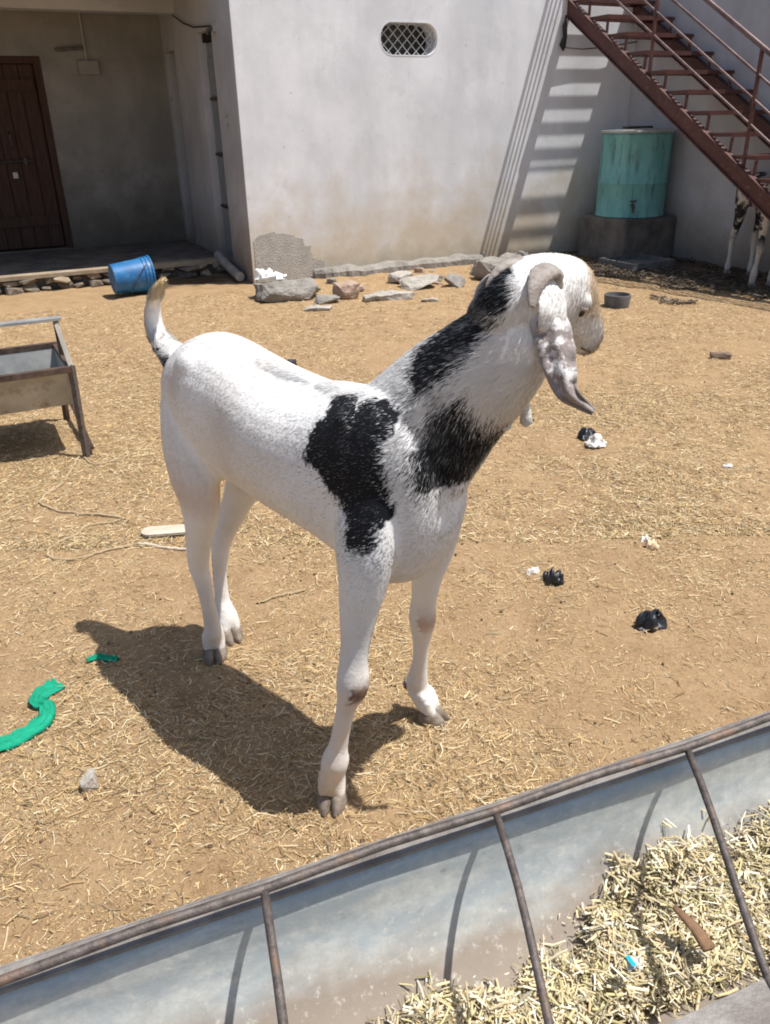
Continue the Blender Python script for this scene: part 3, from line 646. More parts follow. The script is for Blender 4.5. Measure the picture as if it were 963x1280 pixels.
for i in range(41):
    x = TX0 + (TX1 - TX0) * i / 40; rp_.append((x, -.004 + .002 * math.sin(x * 5), .460 + .004 * math.sin(x * 3.1 + 1) - .003 * math.cos(x * 17.7)))
MB(FT).tube(rp_, .0068, 10).build('rail', M['rust'], trough, smooth=True)
for i in range(-5, 5):
    x = i * .355; xe = x - .155 + .055 * (i == 0) + .10 * (i == -1)
    pts = []
    for u in np.linspace(0, 1, 7): pts.append((x + (xe - x) * u + .003 * math.sin(u * 5 + i), -.002 + .356 * u, .456 - .044 * u + .008 * math.sin(u * 3.14)))
    bar = MB(FT).tube(pts, .0062, 8).build('bar', M['rust'], trough, smooth=True)
for xx in (-1.6, 1.6):
    for yy in (-.03, .37): MB(FT).box(xx - .02, xx + .02, yy - .018, yy + .014, -.03, ZL - .046).build('leg', M['rust_dark'], trough)
    MB(FT).box(xx - .018, xx + .018, -.015, .350, .14, .165).build('cross_bar', M['rust_dark'], trough)

# ------------------------------------------------------------------ straw
def straws(C_, yaw, pitch, L_, W_, bend, roll=None, three=True):
    N = len(C_); d = np.stack([np.cos(yaw) * np.cos(pitch), np.sin(yaw) * np.cos(pitch), np.sin(pitch)], 1)
    sd_ = np.stack([-np.sin(yaw), np.cos(yaw), np.zeros(N)], 1); up = np.cross(d, sd_)
    if roll is not None:
        cr, sr = np.cos(roll)[:, None], np.sin(roll)[:, None]; sd_, up = sd_ * cr + up * sr, up * cr - sd_ * sr
    if not three:
        V = []
        for j in (-.5, 0, .5):
            p = C_ + d * (L_ * j)[:, None] + sd_ * (bend * L_ * (j * j * 4 - .5))[:, None]; V += [p - sd_ * (W_ * .5)[:, None], p + sd_ * (W_ * .5)[:, None]]
        V = np.stack(V, 1); B = (np.arange(N) * 6)[:, None, None]; qs = np.array([[0, 1, 3, 2], [2, 3, 5, 4]])[None]
        return V.reshape(-1, 3), (B + qs).reshape(-1, 4), 6
    V = []
    for j in (-.5, 0, .5):
        p = C_ + d * (L_ * j)[:, None] + sd_ * (bend * L_ * (j * j * 4 - .5))[:, None]
        tp = 1.0 if j <= 0 else .8
        V += [p - sd_ * (W_ * .5 * tp)[:, None], p + up * (W_ * .42)[:, None], p + sd_ * (W_ * .5 * tp)[:, None]]
    V = np.stack(V, 1); B = (np.arange(N) * 9)[:, None, None]
    qs = np.array([[0, 1, 4, 3], [1, 2, 5, 4], [3, 4, 7, 6], [4, 5, 8, 7]])[None]
    return V.reshape(-1, 3), (B + qs).reshape(-1, 4), 9
def straw_cols(N, r, dark=.15, pal=None):
    pal = np.array(pal if pal is not None else [(.62, .45, .22), (.70, .54, .30), (.54, .37, .17), (.74, .62, .40), (.42, .28, .13)])
    c = pal[r.integers(0, len(pal), N)] * r.uniform(.75, 1.12, (N, 1)); dk = r.random(N) < dark; c[dk] *= .45; return np.clip(c, 0, .85)
def yard_pts(N, y0, y1, seed, thr):
    r = np.random.default_rng(seed); out = []
    while sum(len(o) for o in out) < N:
        y = y0 + (y1 - y0) * r.random(N * 2) ** 1.25; x = (r.random(N * 2) - .5) * 2 * (y * .56 + .35)
        P = np.stack([x, y, np.zeros_like(x)], 1); dens = fbm(P * 1.7, 21, 3) * .65 + fbm(P * 6, 27, 2) * .35
        dens += .10 * np.clip((-x - .1) / 1.2, -.4, 1) - .13 * np.clip((1.55 - y) / .5, 0, 1)
        tt = (x - A0[0]) * E1[0] + (y - A0[1]) * E1[1]; qq = (x - A0[0]) * E2[0] + (y - A0[1]) * E2[1]
        ok = (r.random(N * 2) < np.clip((dens - thr) * 3.2 + .12, .10, 1)) & (qq > .25) & (tt < 4.2); out.append(P[ok])
    return np.concatenate(out)[:N], r
def lay_straw(N, y0, y1, seed, thr, l0, l1, w0, w1, name, lift, dark=.2, three=True):
    P, r = yard_pts(N, y0, y1, seed, thr); P[:, 2] = ground_h(P[:, :1], P[:, 1:2])[:, 0] + r.random(N) ** 2 * lift + .001
    L_ = l0 + (l1 - l0) * r.random(N) ** 2.2; W_ = r.uniform(w0, w1, N)
    V, Q, k = straws(P, r.uniform(0, 6.283, N), r.normal(0, .13, N), L_, W_, r.normal(0, .10, N), r.normal(0, .5, N), three)
    return V, Q, np.repeat(straw_cols(N, r, dark), k, 0)
parts = [lay_straw(36000, .75, 4.4, 1, .42, .006, .050, .0009, .0027, '', .009, .28), lay_straw(165000, .75, 5.2, 2, .30, .003, .017, .0006, .0018, '', .004, .35, False), lay_straw(140000, 2.6, 9.3, 3, .32, .008, .045, .0014, .0034, '', .006, .3, False)]
vo = 0; VV = []; QQ = []; CC = []
for V, Q, c in parts: VV.append(V); QQ.append(Q + vo); CC.append(c); vo += len(V)
st = mk('straw_litter', np.concatenate(VV), np.concatenate(QQ), M['straw'], base=(0, 0, 0)); vattr(st, 'scol', np.concatenate(CC))
tag(st, 'chopped straw scattered all over the earth', 'straw', kind='stuff')
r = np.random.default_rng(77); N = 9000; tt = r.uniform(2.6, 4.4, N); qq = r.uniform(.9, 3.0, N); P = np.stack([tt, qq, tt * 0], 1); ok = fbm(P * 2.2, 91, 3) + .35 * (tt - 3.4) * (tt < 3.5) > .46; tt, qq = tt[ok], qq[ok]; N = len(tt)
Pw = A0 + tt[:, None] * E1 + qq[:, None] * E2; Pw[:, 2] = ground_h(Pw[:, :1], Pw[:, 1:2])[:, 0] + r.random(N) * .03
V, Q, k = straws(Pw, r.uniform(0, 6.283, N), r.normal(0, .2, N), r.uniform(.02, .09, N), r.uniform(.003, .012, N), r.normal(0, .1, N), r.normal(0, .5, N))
o = mk('dung_shade_litter', V, Q, M['straw'], base=FH(3.6, 1.9, 0)); vattr(o, 'scol', np.repeat(straw_cols(N, r, .3, [(.10, .07, .05), (.16, .115, .08), (.07, .05, .035), (.24, .18, .12)]), k, 0)); tag(o, 'dark manure and litter toned for shade on ground below the stairs', 'litter', kind='stuff')  # dark palette carries stair shade as well as manure and debris
# dried droppings trodden into the yard
P, r = yard_pts(800, 1.0, 8.5, 55, .30); N = len(P); P[:, 2] = ground_h(P[:, :1], P[:, 1:2])[:, 0] + .002; R_ = r.uniform(.002, .006, N)
oc = np.array([[1, 0, 0], [0, 1, 0], [-1, 0, 0], [0, -1, 0], [0, 0, .8], [0, 0, -.8], [.6, .6, .45], [-.6, .6, .45], [-.6, -.6, .45], [.6, -.6, .45]]); tf = np.array([[0, 6, 4], [0, 1, 6], [6, 1, 4], [1, 7, 4], [1, 2, 7], [7, 2, 4], [2, 8, 4], [2, 3, 8], [8, 3, 4], [3, 9, 4], [3, 0, 9], [9, 0, 4], [1, 0, 5], [2, 1, 5], [3, 2, 5], [0, 3, 5]])
V = (P[:, None] + oc[None] * R_[:, None, None] * r.uniform(.7, 1.4, (N, 1, 3))).reshape(-1, 3); T = ((np.arange(N) * 10)[:, None, None] + tf[None]).reshape(-1, 3)
tag(mk('droppings', V, T, M['droppings'], smooth=True, base=(0, 3, 0)), 'small dark dried droppings trodden into the yard', 'droppings', kind='stuff')
# chopped straw feed in the trough
FEED_PAL = [(.64, .52, .31), (.74, .64, .44), (.55, .43, .24), (.60, .52, .30), (.80, .73, .58), (.50, .44, .22)]
FEED_X = np.array([-.60, -.40, -.27, -.22, -.12, -.06, -.03, .03, .12, .16, .23, .36, .45, .60, 1.0, 1.7]); FEED_F = np.array([.11, .07, .075, .065, .035, .062, .095, .055, .062, .018, .006, -.008, -.010, .0, .01, .02])
def pile(x, y):
    lo = np.interp(x, FEED_X, FEED_F) + (vnoise(np.stack([x * 22, x * 0, x * 0], -1), 8) - .5) * .03
    hi = np.interp(x, [-.5, -.2, 0, .10, .22, .35, 1.7], [.20, .235, .235, .225, .228, .25, .26])
    e_ = np.clip((y - lo) / .05, 0, 1) * np.clip((hi - y) / .03, 0, 1)
    return e_ * (.12 + .88 * fbm(np.stack([x * 9, y * 13, x * 0], -1), 5, 3)) * np.clip((x + .72) / .2, 0, 1) * (.85 + .15 * np.clip((x + .2) / .4, 0, 1))
r = np.random.default_rng(5); N = 60000; x = r.uniform(-.72, 1.6, N); y = r.uniform(.0, .33, N); d_ = pile(x, y); ok = r.random(N) < np.clip(d_ * 2.6 - .62, .015 * (d_ > .02), 1); x, y, d_ = x[ok][:17000], y[ok][:17000], d_[ok][:17000]; N = len(x)
zb = ZL - .045 - .20 * np.sqrt(np.clip(1 - ((y - .160) / .172) ** 2, 0, 1))
zz = zb + .006 + r.random(N) ** .8 * np.clip(d_, 0, 1.2) * .075
Pw = T0 + x[:, None] * D1 + y[:, None] * D2; Pw[:, 2] = zz
L_ = r.uniform(.012, .042, N) ; W_ = r.uniform(.0016, .0046, N)
V, Q, k = straws(Pw, r.uniform(0, 6.283, N), r.normal(0, .20, N), L_, W_, r.normal(0, .05, N), r.uniform(-1, 1, N))
fc_ = straw_cols(N, r, .16, FEED_PAL); VC = np.repeat(fc_, k, 0)
i2 = r.integers(0, N, 16000); P2 = Pw[i2] + r.normal(size=(16000, 3)) * np.array([.02, .012, 0]); P2[:, 2] -= r.random(16000) * .006
V2, Q2, k2 = straws(P2, r.uniform(0, 6.283, 16000), r.normal(0, .25, 16000), r.uniform(.004, .016, 16000), r.uniform(.0008, .0026, 16000), r.normal(0, .1, 16000), r.uniform(-1, 1, 16000), False)
VC = np.concatenate([VC, np.repeat(straw_cols(16000, r, .25, FEED_PAL), k2, 0)]); Q = np.concatenate([Q, Q2 + len(V)]); V = np.concatenate([V, V2])
fd = mk('straw_feed', V, Q, M['straw'], base=FT(.5, .16, .2)); vattr(fd, 'scol', VC)
tag(fd, 'chopped pale straw feed heaped inside the front trough', 'straw', kind='stuff')
tag(MB(FT).tube([(.25, .13, .285), (.262, .165, .275), (.262, .20, .268)], [.006, .012, .014], 7, .45).build('bark_strip', M['brown'], smooth=True), 'strip of brown bark lying on the straw feed', 'bark')
wv = FT(.135, .185, .285); o = scrap('small white and teal wrapper scrap on the straw feed', 0, 0, .03, .026, .012, 31, 'white_bag', name='wrapper'); o.location = Vector(wv); OFF[o] = np.array(o.location)
mk('printed_band', np.array([wv + D1 * a + D2 * b_ + V3(0, 0, .0105) for a, b_ in ((-.012, -.008), (-.005, -.009), (-.004, .009), (-.011, .008))]), [(0, 1, 2, 3)], M['teal'], o)
#GOAT#
# ------------------------------------------------------------------ goats
def ringat(c, L, Uv, hw, hu, hd, n=24, e=1.0):
    out = []
    for i in range(n):
        a = 2 * math.pi * i / n; x = math.cos(a); y = math.sin(a)
        out.append(np.array(c) + np.array(L) * hw * np.sign(x) * abs(x) ** e + np.array(Uv) * (hu if y > 0 else hd) * np.sign(y) * abs(y) ** e)
    return out
def path_rings(pts, L0):
    """pts: (center, half in-plane, half lateral); lateral axis near L0"""
    out = []; k = len(pts); P = [np.array(p[0], float) for p in pts]
    for i in range(k):
        t_ = P[min(i+1, k-1)] - P[max(i-1, 0)]; t_ /= np.linalg.norm(t_); L = np.array(L0, float); L = L - t_ * (L @ t_); L /= np.linalg.norm(L); Uv = np.cross(t_, L)
        out.append(ringat(P[i], L, Uv, pts[i][2], pts[i][1], pts[i][1], 20))
    return out
def smooth_path(pts, n=5):
    A_ = [np.concatenate([np.array(p[0], float), [p[1], p[2]]]) for p in pts]; c = crv(A_, n); return [(x[:3], x[3], x[4]) for x in c]
def remesh_obj(mb, voxel, iters):
    me = bpy.data.meshes.new('tmp'); me.from_pydata([tuple(v) for v in mb.v], [], mb.f)
    bm = bmesh.new(); bm.from_mesh(me); bmesh.ops.recalc_face_normals(bm, faces=bm.faces); bm.to_mesh(me); bm.free()
    o = bpy.data.objects.new('tmp', me); COL.objects.link(o)
    md = o.modifiers.new('r', 'REMESH'); md.mode = 'VOXEL'; md.voxel_size = voxel
    md = o.modifiers.new('s', 'SMOOTH'); md.factor = .5; md.iterations = iters
    dg = bpy.context.evaluated_depsgraph_get(); ev = o.evaluated_get(dg); m2 = bpy.data.meshes.new_from_object(ev)
    V = np.empty(len(m2.vertices) * 3); m2.vertices.foreach_get('co', V); V = V.reshape(-1, 3)
    m2.calc_loop_triangles(); T = np.empty(len(m2.loop_triangles) * 3, np.int32); m2.loop_triangles.foreach_get('vertices', T); T = T.reshape(-1, 3)
    Nn = np.empty(len(m2.vertices) * 3); m2.vertices.foreach_get('normal', Nn); Nn = Nn.reshape(-1, 3)
    Fq = [tuple(p.vertices) for p in m2.polygons]
    bpy.data.objects.remove(o); bpy.data.meshes.remove(me); bpy.data.meshes.remove(m2)
    return V, Fq, T, Nn

class Goat:
    def __init__(s, base, head_dir): 
        s.base = np.array(base, float); a = np.array([*head_dir, 0.]); s.a = a / np.linalg.norm(a); s.n = V3(-s.a[1], s.a[0], 0)
    def W(s, p): return s.base + s.a * p[0] + s.n * p[1] + V3(0, 0, p[2])
    def loc(s, P): q = P - s.base; return np.stack([q @ s.a, q @ s.n, q[:, 2]], 1)
    def shell(s, torso, neck, legs, tail, head, hframe):
        mb = MB()
        tr_ = crv([V3(*t_) if False else np.array(t_, float) for t_ in torso], 4)
        mb.loft([[s.W(p) for p in ringat((c[0], 0, (c[1] + c[2]) / 2 + (c[1]-c[2]) * .04), (0, 1, 0), (0, 0, 1), c[3], (c[1] - c[2]) * .46, (c[1] - c[2]) * .54, 28, .9)] for c in tr_])
        mb.loft([[s.W(p) for p in r_] for r_ in path_rings(smooth_path(neck), (0, 1, 0))])
        for lg in legs: mb.loft([[s.W(p) for p in r_] for r_ in path_rings(smooth_path(lg), (0, 1, 0))])
        if tail: mb.loft([[s.W(p) for p in r_] for r_ in path_rings(smooth_path(tail), (0, 1, 0))])
        B, h, sd_, u, sc = hframe; s.hf = hframe
        hr = crv([np.array(x, float) for x in head], 4)
        mb.loft([ringat(B + sc * (h * c[0] + u * c[1]), sd_, u, sc * c[4], sc * c[2], sc * c[3], 24, .92) for c in hr])
        return mb
    def hp(s, d, w_, z): B, h, sd_, u, sc = s.hf; return B + sc * (h * d + sd_ * w_ + u * z)

def claws(g, root, foot, toe, sc=1.0, mat='hoof'):
    toe = np.array([*toe, 0.]); toe /= np.linalg.norm(toe); sd_ = V3(-toe[1], toe[0], 0); c = g.W(foot); c[2] = 0
    for sg in (-1, 1):
        o_ = c + sd_ * sg * .017 * sc; rings = []
        for (f0, f1, hw, z) in ((-.012, .022, .0140, .036), (-.019, .032, .0178, .028), (-.024, .044, .0188, .015), (-.025, .053, .0185, .002), (-.022, .050, .016, -.006)):
            rr = []
            for i in range(14):
                a_ = 2 * math.pi * i / 14; x = math.cos(a_); y = math.sin(a_); mid = (f0 + f1) / 2; hl = (f1 - f0) / 2
                taper = 1 - .38 * max(x, 0) ** 2
                rr.append(o_ + sc * (toe * (mid + hl * x) + sd_ * hw * y * taper - sd_ * sg * .005 * max(x, 0)) + V3(0, 0, z * sc))
            rings.append(rr)
        MB().loft(rings).build('hoof', M[mat], root, smooth=True, sharp=60)
def horn(root, P, r, name='horn', fl=.62, up=(0, 0, 1)):
    pts = crv([np.array(p, float) for p in P], 7); n = len(pts); rs = [(r * (1 - .75 * (i / (n-1)) ** 1.5)) * (1 + .05 * math.sin(i * 2.2)) for i in range(n)]
    return MB().tube(pts, rs, 14, fl, up).build(name, M['horn'], root, smooth=True, sharp=60)
def ear(root, P, N_, widths, mat, name='ear', cup=.35, cols=None, thick=.004):
    pts = crv([np.array(p, float) for p in P], 6); n = len(pts); k = 13; ws = np.interp(np.linspace(0, 1, n), np.linspace(0, 1, len(widths)), widths); V = []
    nr = crv([np.array(x, float) for x in N_], 6)
    for i, p in enumerate(pts):
        t_ = pts[min(i+1, n-1)] - pts[max(i-1, 0)]; t_ /= np.linalg.norm(t_); nn = nr[i] - t_ * (nr[i] @ t_); nn /= np.linalg.norm(nn); sd_ = np.cross(t_, nn)
        for j in range(k):
            c = (j / (k - 1) - .5) * 2; V.append(p + sd_ * c * ws[i] * .5 * (1 - .08 * c * c) + nn * (-cup * ws[i] * .5 * c * c + .0045 * math.cos(c * 6.5 + .4) * min(1, i / 8) + .0016 * math.sin(i * 1.1 + c * 2) + .0042 * math.sin(i * 1.05 + (1.5 if c > 0 else 0)) * abs(c) ** 2 * min(1, max(0, (i - 10) / 8))))
    I = np.arange(n * k).reshape(n, k); Q = np.stack([I[:-1, :-1], I[:-1, 1:], I[1:, 1:], I[1:, :-1]], -1).reshape(-1, 4)
    o = mk(name, V, Q, mat, root, smooth=True)
    if cols is not None: vattr(o, 'coat', np.array([cols(i / (n-1), (j / (k-1) - .5) * 2) for i in range(n) for j in range(k)]))
    md = o.modifiers.new('thick', 'SOLIDIFY'); md.thickness = thick; md.offset = 0
    md = o.modifiers.new('sub', 'SUBSURF'); md.levels = 1; md.render_levels = 1
    return o
def inpoly(px_, py_, poly):
    r_ = np.zeros(len(px_), bool); n = len(poly); j = n - 1
    for i in range(n):
        xi, yi = poly[i]; xj, yj = poly[j]
        r_ ^= ((yi > py_) != (yj > py_)) & (px_ < (xj - xi) * (py_ - yi) / (yj - yi + 1e-12) + xi); j = i
    return r_

# ---- the white goat with black patches
g = Goat((-.492, 1.977, 0), (.705, -.709))
torso = [(-.035, .845, .74, .040), (-.012, .885, .69, .072), (.03, .918, .645, .098), (.09, .946, .618, .115), (.14, .957, .608, .126), (.20, .952, .604, .128), (.27, .938, .604, .128), (.36, .918, .600, .142), (.47, .906, .594, .152), (.57, .912, .580, .148), (.66, .938, .550, .138), (.735, .948, .530, .128), (.80, .920, .560, .108), (.85, .86, .63, .08), (.87, .80, .69, .04)]
neck = [((0.662, -0.0, 0.75), 0.1581, 0.112), ((0.7252, 0.0125, 0.7948), 0.1507, 0.1133), ((0.7607, 0.0366, 0.8534), 0.1408, 0.1076), ((0.8109, 0.0679, 0.9248), 0.1234, 0.098), ((0.8662, 0.0941, 0.9868), 0.1064, 0.0894), ((0.8977, 0.1097, 1.0336), 0.0948, 0.0796), ((0.9123, 0.1202, 1.0782), 0.0788, 0.0691), ((0.9195, 0.1202, 1.1101), 0.0428, 0.0446)]
fr_leg = [((.735, -.080, .76), .080, .042), ((.755, -.112, .665), .070, .050), ((.757, -.124, .59), .056, .045), ((.750, -.132, .52), .043, .038), ((.744, -.140, .44), .032, .031), ((.743, -.146, .395), .031, .031), ((.744, -.150, .355), .036, .0355), ((.740, -.153, .325), .0335, .033), ((.730, -.159, .285), .023, .0235), ((.719, -.167, .22), .0205, .0205), ((.709, -.172, .165), .0225, .0230), ((.702, -.176, .125), .0315, .032), ((.694, -.178, .088), .028, .030), ((.690, -.179, .055), .026, .030), ((.690, -.179, .026), .02, .024)]
fl_leg = [((.735, .080, .76), .080, .042), ((.742, .104, .655), .068, .048), ((.728, .115, .56), .052, .042), ((.704, .124, .475), .039, .035), ((.682, .138, .39), .031, .030), ((.670, .146, .335), .035, .033), ((.664, .152, .30), .031, .029), ((.656, .157, .24), .0215, .0205), ((.645, .164, .175), .021, .020), ((.630, .171, .105), .030, .027), ((.630, .174, .082), .029, .029), ((.650, .178, .050), .026, .030), ((.660, .179, .026), .02, .024)]
hr_leg = [((0.086, -0.065, 0.8), 0.099, 0.045), ((0.106, -0.085, 0.7), 0.1008, 0.0504), ((0.121, -0.092, 0.61), 0.0855, 0.0504), ((0.121, -0.088, 0.54), 0.0666, 0.0441), ((0.093, -0.08, 0.46), 0.0477, 0.0351), ((0.055, -0.07, 0.38), 0.039, 0.03), ((0.03, -0.062, 0.315), 0.035, 0.027), ((0.03, -0.056, 0.26), 0.028, 0.024), ((0.034, -0.052, 0.19), 0.0225, 0.021), ((0.032, -0.047, 0.12), 0.0235, 0.023), ((0.03, -0.044, 0.085), 0.028, 0.029), ((0.024, -0.042, 0.052), 0.026, 0.03), ((0.022, -0.042, 0.032), 0.018, 0.02)]
hl_leg = [((0.07, 0.065, 0.8), 0.099, 0.045), ((0.09, 0.09, 0.7), 0.1008, 0.0504), ((0.095, 0.095, 0.61), 0.0855, 0.0495), ((0.075, 0.09, 0.54), 0.0666, 0.0432), ((0.035, 0.082, 0.46), 0.0477, 0.0351), ((-0.01, 0.072, 0.38), 0.039, 0.03), ((-0.042, 0.064, 0.315), 0.035, 0.027), ((-0.05, 0.058, 0.26), 0.028, 0.024), ((-0.055, 0.052, 0.19), 0.0225, 0.021), ((-0.052, 0.048, 0.12), 0.0235, 0.023), ((-0.042, 0.045, 0.085), 0.028, 0.029), ((-0.03, 0.043, 0.052), 0.026, 0.03), ((-0.027, 0.043, 0.032), 0.018, 0.02)]
tail_ = [((-.02, 0, .855), .045, .05), ((-.075, 0, .880), .030, .036), ((-.118, 0, .905), .024, .029), ((-.134, 0, .945), .020, .025), ((-.122, 0, .990), .016, .021), ((-.088, 0, 1.030), .012, .017), ((-.055, 0, 1.055), .006, .008)]
headr = [(-.062, -.018, .018, .02, .02), (-.048, -.012, .040, .050, .042), (-.015, .002, .062, .075, .057), (.03, .010, .076, .080, .064), (.075, .014, .083, .076, .060), (.112, .012, .084, .064, .049), (.150, .004, .075, .051, .037), (.185, -.006, .058, .044, .031), (.210, -.014, .043, .038, .031), (.228, -.020, .030, .029, .028), (.238, -.024, .012, .014, .015)]
HF = (V3(0.23881, 1.41156, 1.11323), V3(.73526, .57698, -.35565), V3(.54632, -.81507, -.19284), V3(.40115, .05251, .91451), 1.059)
mb = g.shell(torso, neck, [fr_leg, fl_leg, hr_leg, hl_leg], tail_, headr, HF)
def lump(c, r3):
    c = np.array(c, float); mb.loft([[g.W(c + np.array([r3[0] * math.sin(a_) * math.cos(2*math.pi*j/14), r3[1] * math.sin(a_) * math.sin(2*math.pi*j/14), r3[2] * math.cos(a_)])) for j in range(14)] for a_ in np.linspace(.25, math.pi - .25, 8)])
for sg in (-1, 1):
    lump((.150, sg * .078, .880), (.060, .034, .050)); lump((.690, sg * .080, .800), (.080, .038, .12)); lump((.715, sg * .108, .640), (.045, .024, .05))
    lump((.11, sg * .078, .60), (.045, .028, .06))
    mb.loft([ringat(g.hp(.105 + i * .014, sg * (.038 - .003 * i), -.004 - .004 * i), HF[2], HF[3], .013 * math.sin(.5 + i * .5), .010 * math.sin(.5 + i * .5), .012 * math.sin(.5 + i * .5), 10) for i in range(5)])
    mb.loft([ringat(g.hp(.196 + i * .008, sg * .020, -.030 + .002 * i), HF[2], HF[3], .015 * math.sin(.6 + i * .6), .014 * math.sin(.6 + i * .6), .014 * math.sin(.6 + i * .6), 10) for i in range(4)])
lump((.66, 0, .905), (.16, .045, .026)); lump((.30, 0, .908), (.24, .034, .026))
for ft_, td_ in (((.690, -.180), (-.12, -1)), ((.664, .179), (.93, -.36)), ((.022, -.042), (.12, -1)), ((-.025, .043), (.5, -.86))):
    td_ = np.array([*td_, 0.]); td_ /= np.linalg.norm(td_); sd__ = V3(-td_[1], td_[0], 0); o__ = g.W((*ft_, 0))
    for sg in (-1, 1):
        mb.loft([ringat(o__ + sd__ * sg * .0175 + td_ * f_ + V3(0, 0, z__), sd__, td_, r__, r__ * 1.1, r__ * 1.1, 12) for f_, z__, r__ in ((-.006, .085, .010), (-.003, .070, .0155), (.002, .050, .0170), (.008, .032, .0165), (.010, .020, .012))])
er_ = [g.hp(.015, .030, .046), g.hp(.002, .055, .034), g.hp(.004, .078, .006), g.hp(.014, .086, -.028)]
mb.loft([ringat(p_, w_, n_, hw_, th_, th_, 16) for p_, w_, n_, hw_, th_ in zip(er_, [HF[1], HF[1], HF[1] * .95, HF[1] * .93], [HF[2] * .5 + HF[3] * .85, HF[2] * .7 + HF[3] * .7, HF[2] * .95 + HF[3] * .3, HF[2]], (.024, .038, .045, .042), (.014, .012, .009, .005))])
# brow ridges, lips
for sg in (-1, 1):
    mb.loft([ringat(g.hp(.075 + i * .012, sg * (.046 + .006 * math.sin(i * .8)), .040), HF[2], HF[3], .5 * .020 * math.sin(.4 + i * .6), .012 * math.sin(.4 + i * .6), .012 * math.sin(.4 + i * .6), 10) for i in range(5)])
GV, GF, GT, GN = remesh_obj(mb, .0070, 7)
POLY_SHOULDER = [(.655, .990), (.680, .940), (.700, .915), (.735, .945), (.765, .925), (.808, .922), (.812, .838), (.808, .700), (.795, .668), (.755, .672), (.738, .733), (.665, .785), (.610, .817), (.628, .895)]
POLY_THROAT = [(.858, .868), (.885, .915), (.925, .955), (.968, .985), (.988, .898), (.915, .786), (.868, .802)]
POLY_CREST = [(1.075, 1.25), (1.060, 1.175), (1.045, 1.150), (1.006, 1.105), (.955, 1.065), (.915, 1.030), (.882, .990), (.835, .960), (.800, .970), (.77, 1.03), (.86, 1.12), (.93, 1.19), (1.0, 1.26)]
NB_S, NB_W, NB_Z = -0.087, 0.120, -0.033
def coat(P, jit, r):
    q = g.loc(P); N = len(P); q = q + jit * r.normal(size=q.shape) * np.array([.010, .006, .016])
    s_, w_, z_ = q[:, 0], q[:, 1], q[:, 2]
    nb = np.clip((s_ - .74) / .20, 0, 1) * np.clip((z_ - .76) / .2, 0, 1)  # the neck bends to its left
    s_ = s_ - nb * NB_S; w_ = w_ - nb * NB_W; z_ = z_ - nb * NB_Z
    wob = (fbm(P * 14, 31, 4) - .5) * .062; s2 = s_ + wob; z2 = z_ + (fbm(P * 14, 37, 4) - .5) * .062
    c = np.tile(np.array([.835, .82, .795]), (N, 1)); c *= (1 + (fbm(P * 7, 41, 3) - .5)[:, None] * .08)
    def mixc(mask, col): 
        mk_ = np.clip(mask, 0, 1)[:, None]; return c * (1 - mk_) + np.array(col) * mk_
    blk = (.010, .011, .014)
    # yellowish / dirty tints that belong to the coat
    c = mixc(np.clip((.50 - z_) / .10, 0, 1) * np.clip(fbm(P * 16, 89, 4) * 1.2 - .2, 0, 1) * .45, (.62, .50, .39)); c = mixc(np.clip(fbm(P * 5, 83, 4) - .50, 0, 1) * 1.6, (.62, .53, .43)); c = mixc(np.clip((.16 - z_) / .1, 0, 1) * np.clip(fbm(P * 30, 87, 3) - .35, 0, 1) * 1.2, (.55, .42, .29))
    c = mixc(np.exp(-(((s_ - .115) / .05) ** 2 + ((z_ - .86) / .05) ** 2)) * (w_ < 0) * .40, (.50, .39, .28))
    c = mixc(np.exp(-(((s_ - .14) / .07) ** 2 + ((z_ - .585) / .06) ** 2)) * .55, (.62, .44, .33))
    c = mixc(np.exp(-(((s_ - .40) / .28) ** 2 + ((z_ - .565) / .035) ** 2)) * (np.abs(w_) < .13) * .45, (.66, .50, .40))
    c = mixc(np.exp(-(((s_ - 1.02) / .06) ** 2 + ((z_ - .90) / .08) ** 2)) * .30, (.66, .50, .38))
    shoulder = inpoly(s2, z2, POLY_SHOULDER) & (np.abs(w_) > .045); c = mixc(shoulder * 1.0, blk)
    throat = inpoly(s2 - .0, z2, POLY_THROAT) & (w_ < .03); c = mixc(throat * 1.0, blk)
    crest = inpoly(s2, z2, POLY_CREST) & (w_ < .075) & (((P - HF[0]) @ HF[1] + .35 * ((P - HF[0]) @ HF[2])) < -.040); c = mixc(crest * 1.0, blk)
    grey = np.exp(-(((s_ - .875) / .05) ** 2 + ((z_ - .93) / .06) ** 2)) * 1.1 * (fbm(P * 40, 47, 2) > .45); c = mixc(np.clip(grey, 0, .85) * (r.random(N) < .75), (.05, .055, .06))
    # black under the tail root, tan tail tip
    rear = ((s_ < .022) & (z_ < .880) & (z_ > .70) & (w_ < .02) & (w_ > -.085)) | ((s_ < -.062) & (z_ < .892)); c = mixc(rear * 1.0, blk)
    tl = (s_ < -.03) & (z_ > .98); c = mixc(tl * np.clip((z_ - .98) / .05, 0, 1) * .95, (.80, .59, .30))
    # head: beige bridge of the nose, darker muzzle
    B, h, sd_, u, sc = HF; e = (P - B); hd = e @ h; hs = e @ sd_; hu = e @ u
    onhead = (hd > -.03) & (z_ > .98) & (np.linalg.norm(e - np.outer(hd, h), axis=1) < .11)
    c = mixc(onhead * np.clip((hu - .012) / .02, 0, 1) * np.clip((hd - .085) / .035, 0, 1) * (np.abs(hs) < .05) * .9, (.58, .44, .29))
    c = mixc(onhead * np.clip((hd - .205) / .02, 0, 1) * .6, (.34, .26, .20))
    c = mixc(np.exp(-((hd - .095) ** 2 + (np.abs(hs) - .055) ** 2 + (hu - .02) ** 2) / .018 ** 2) * onhead * .6, (.30, .23, .18))
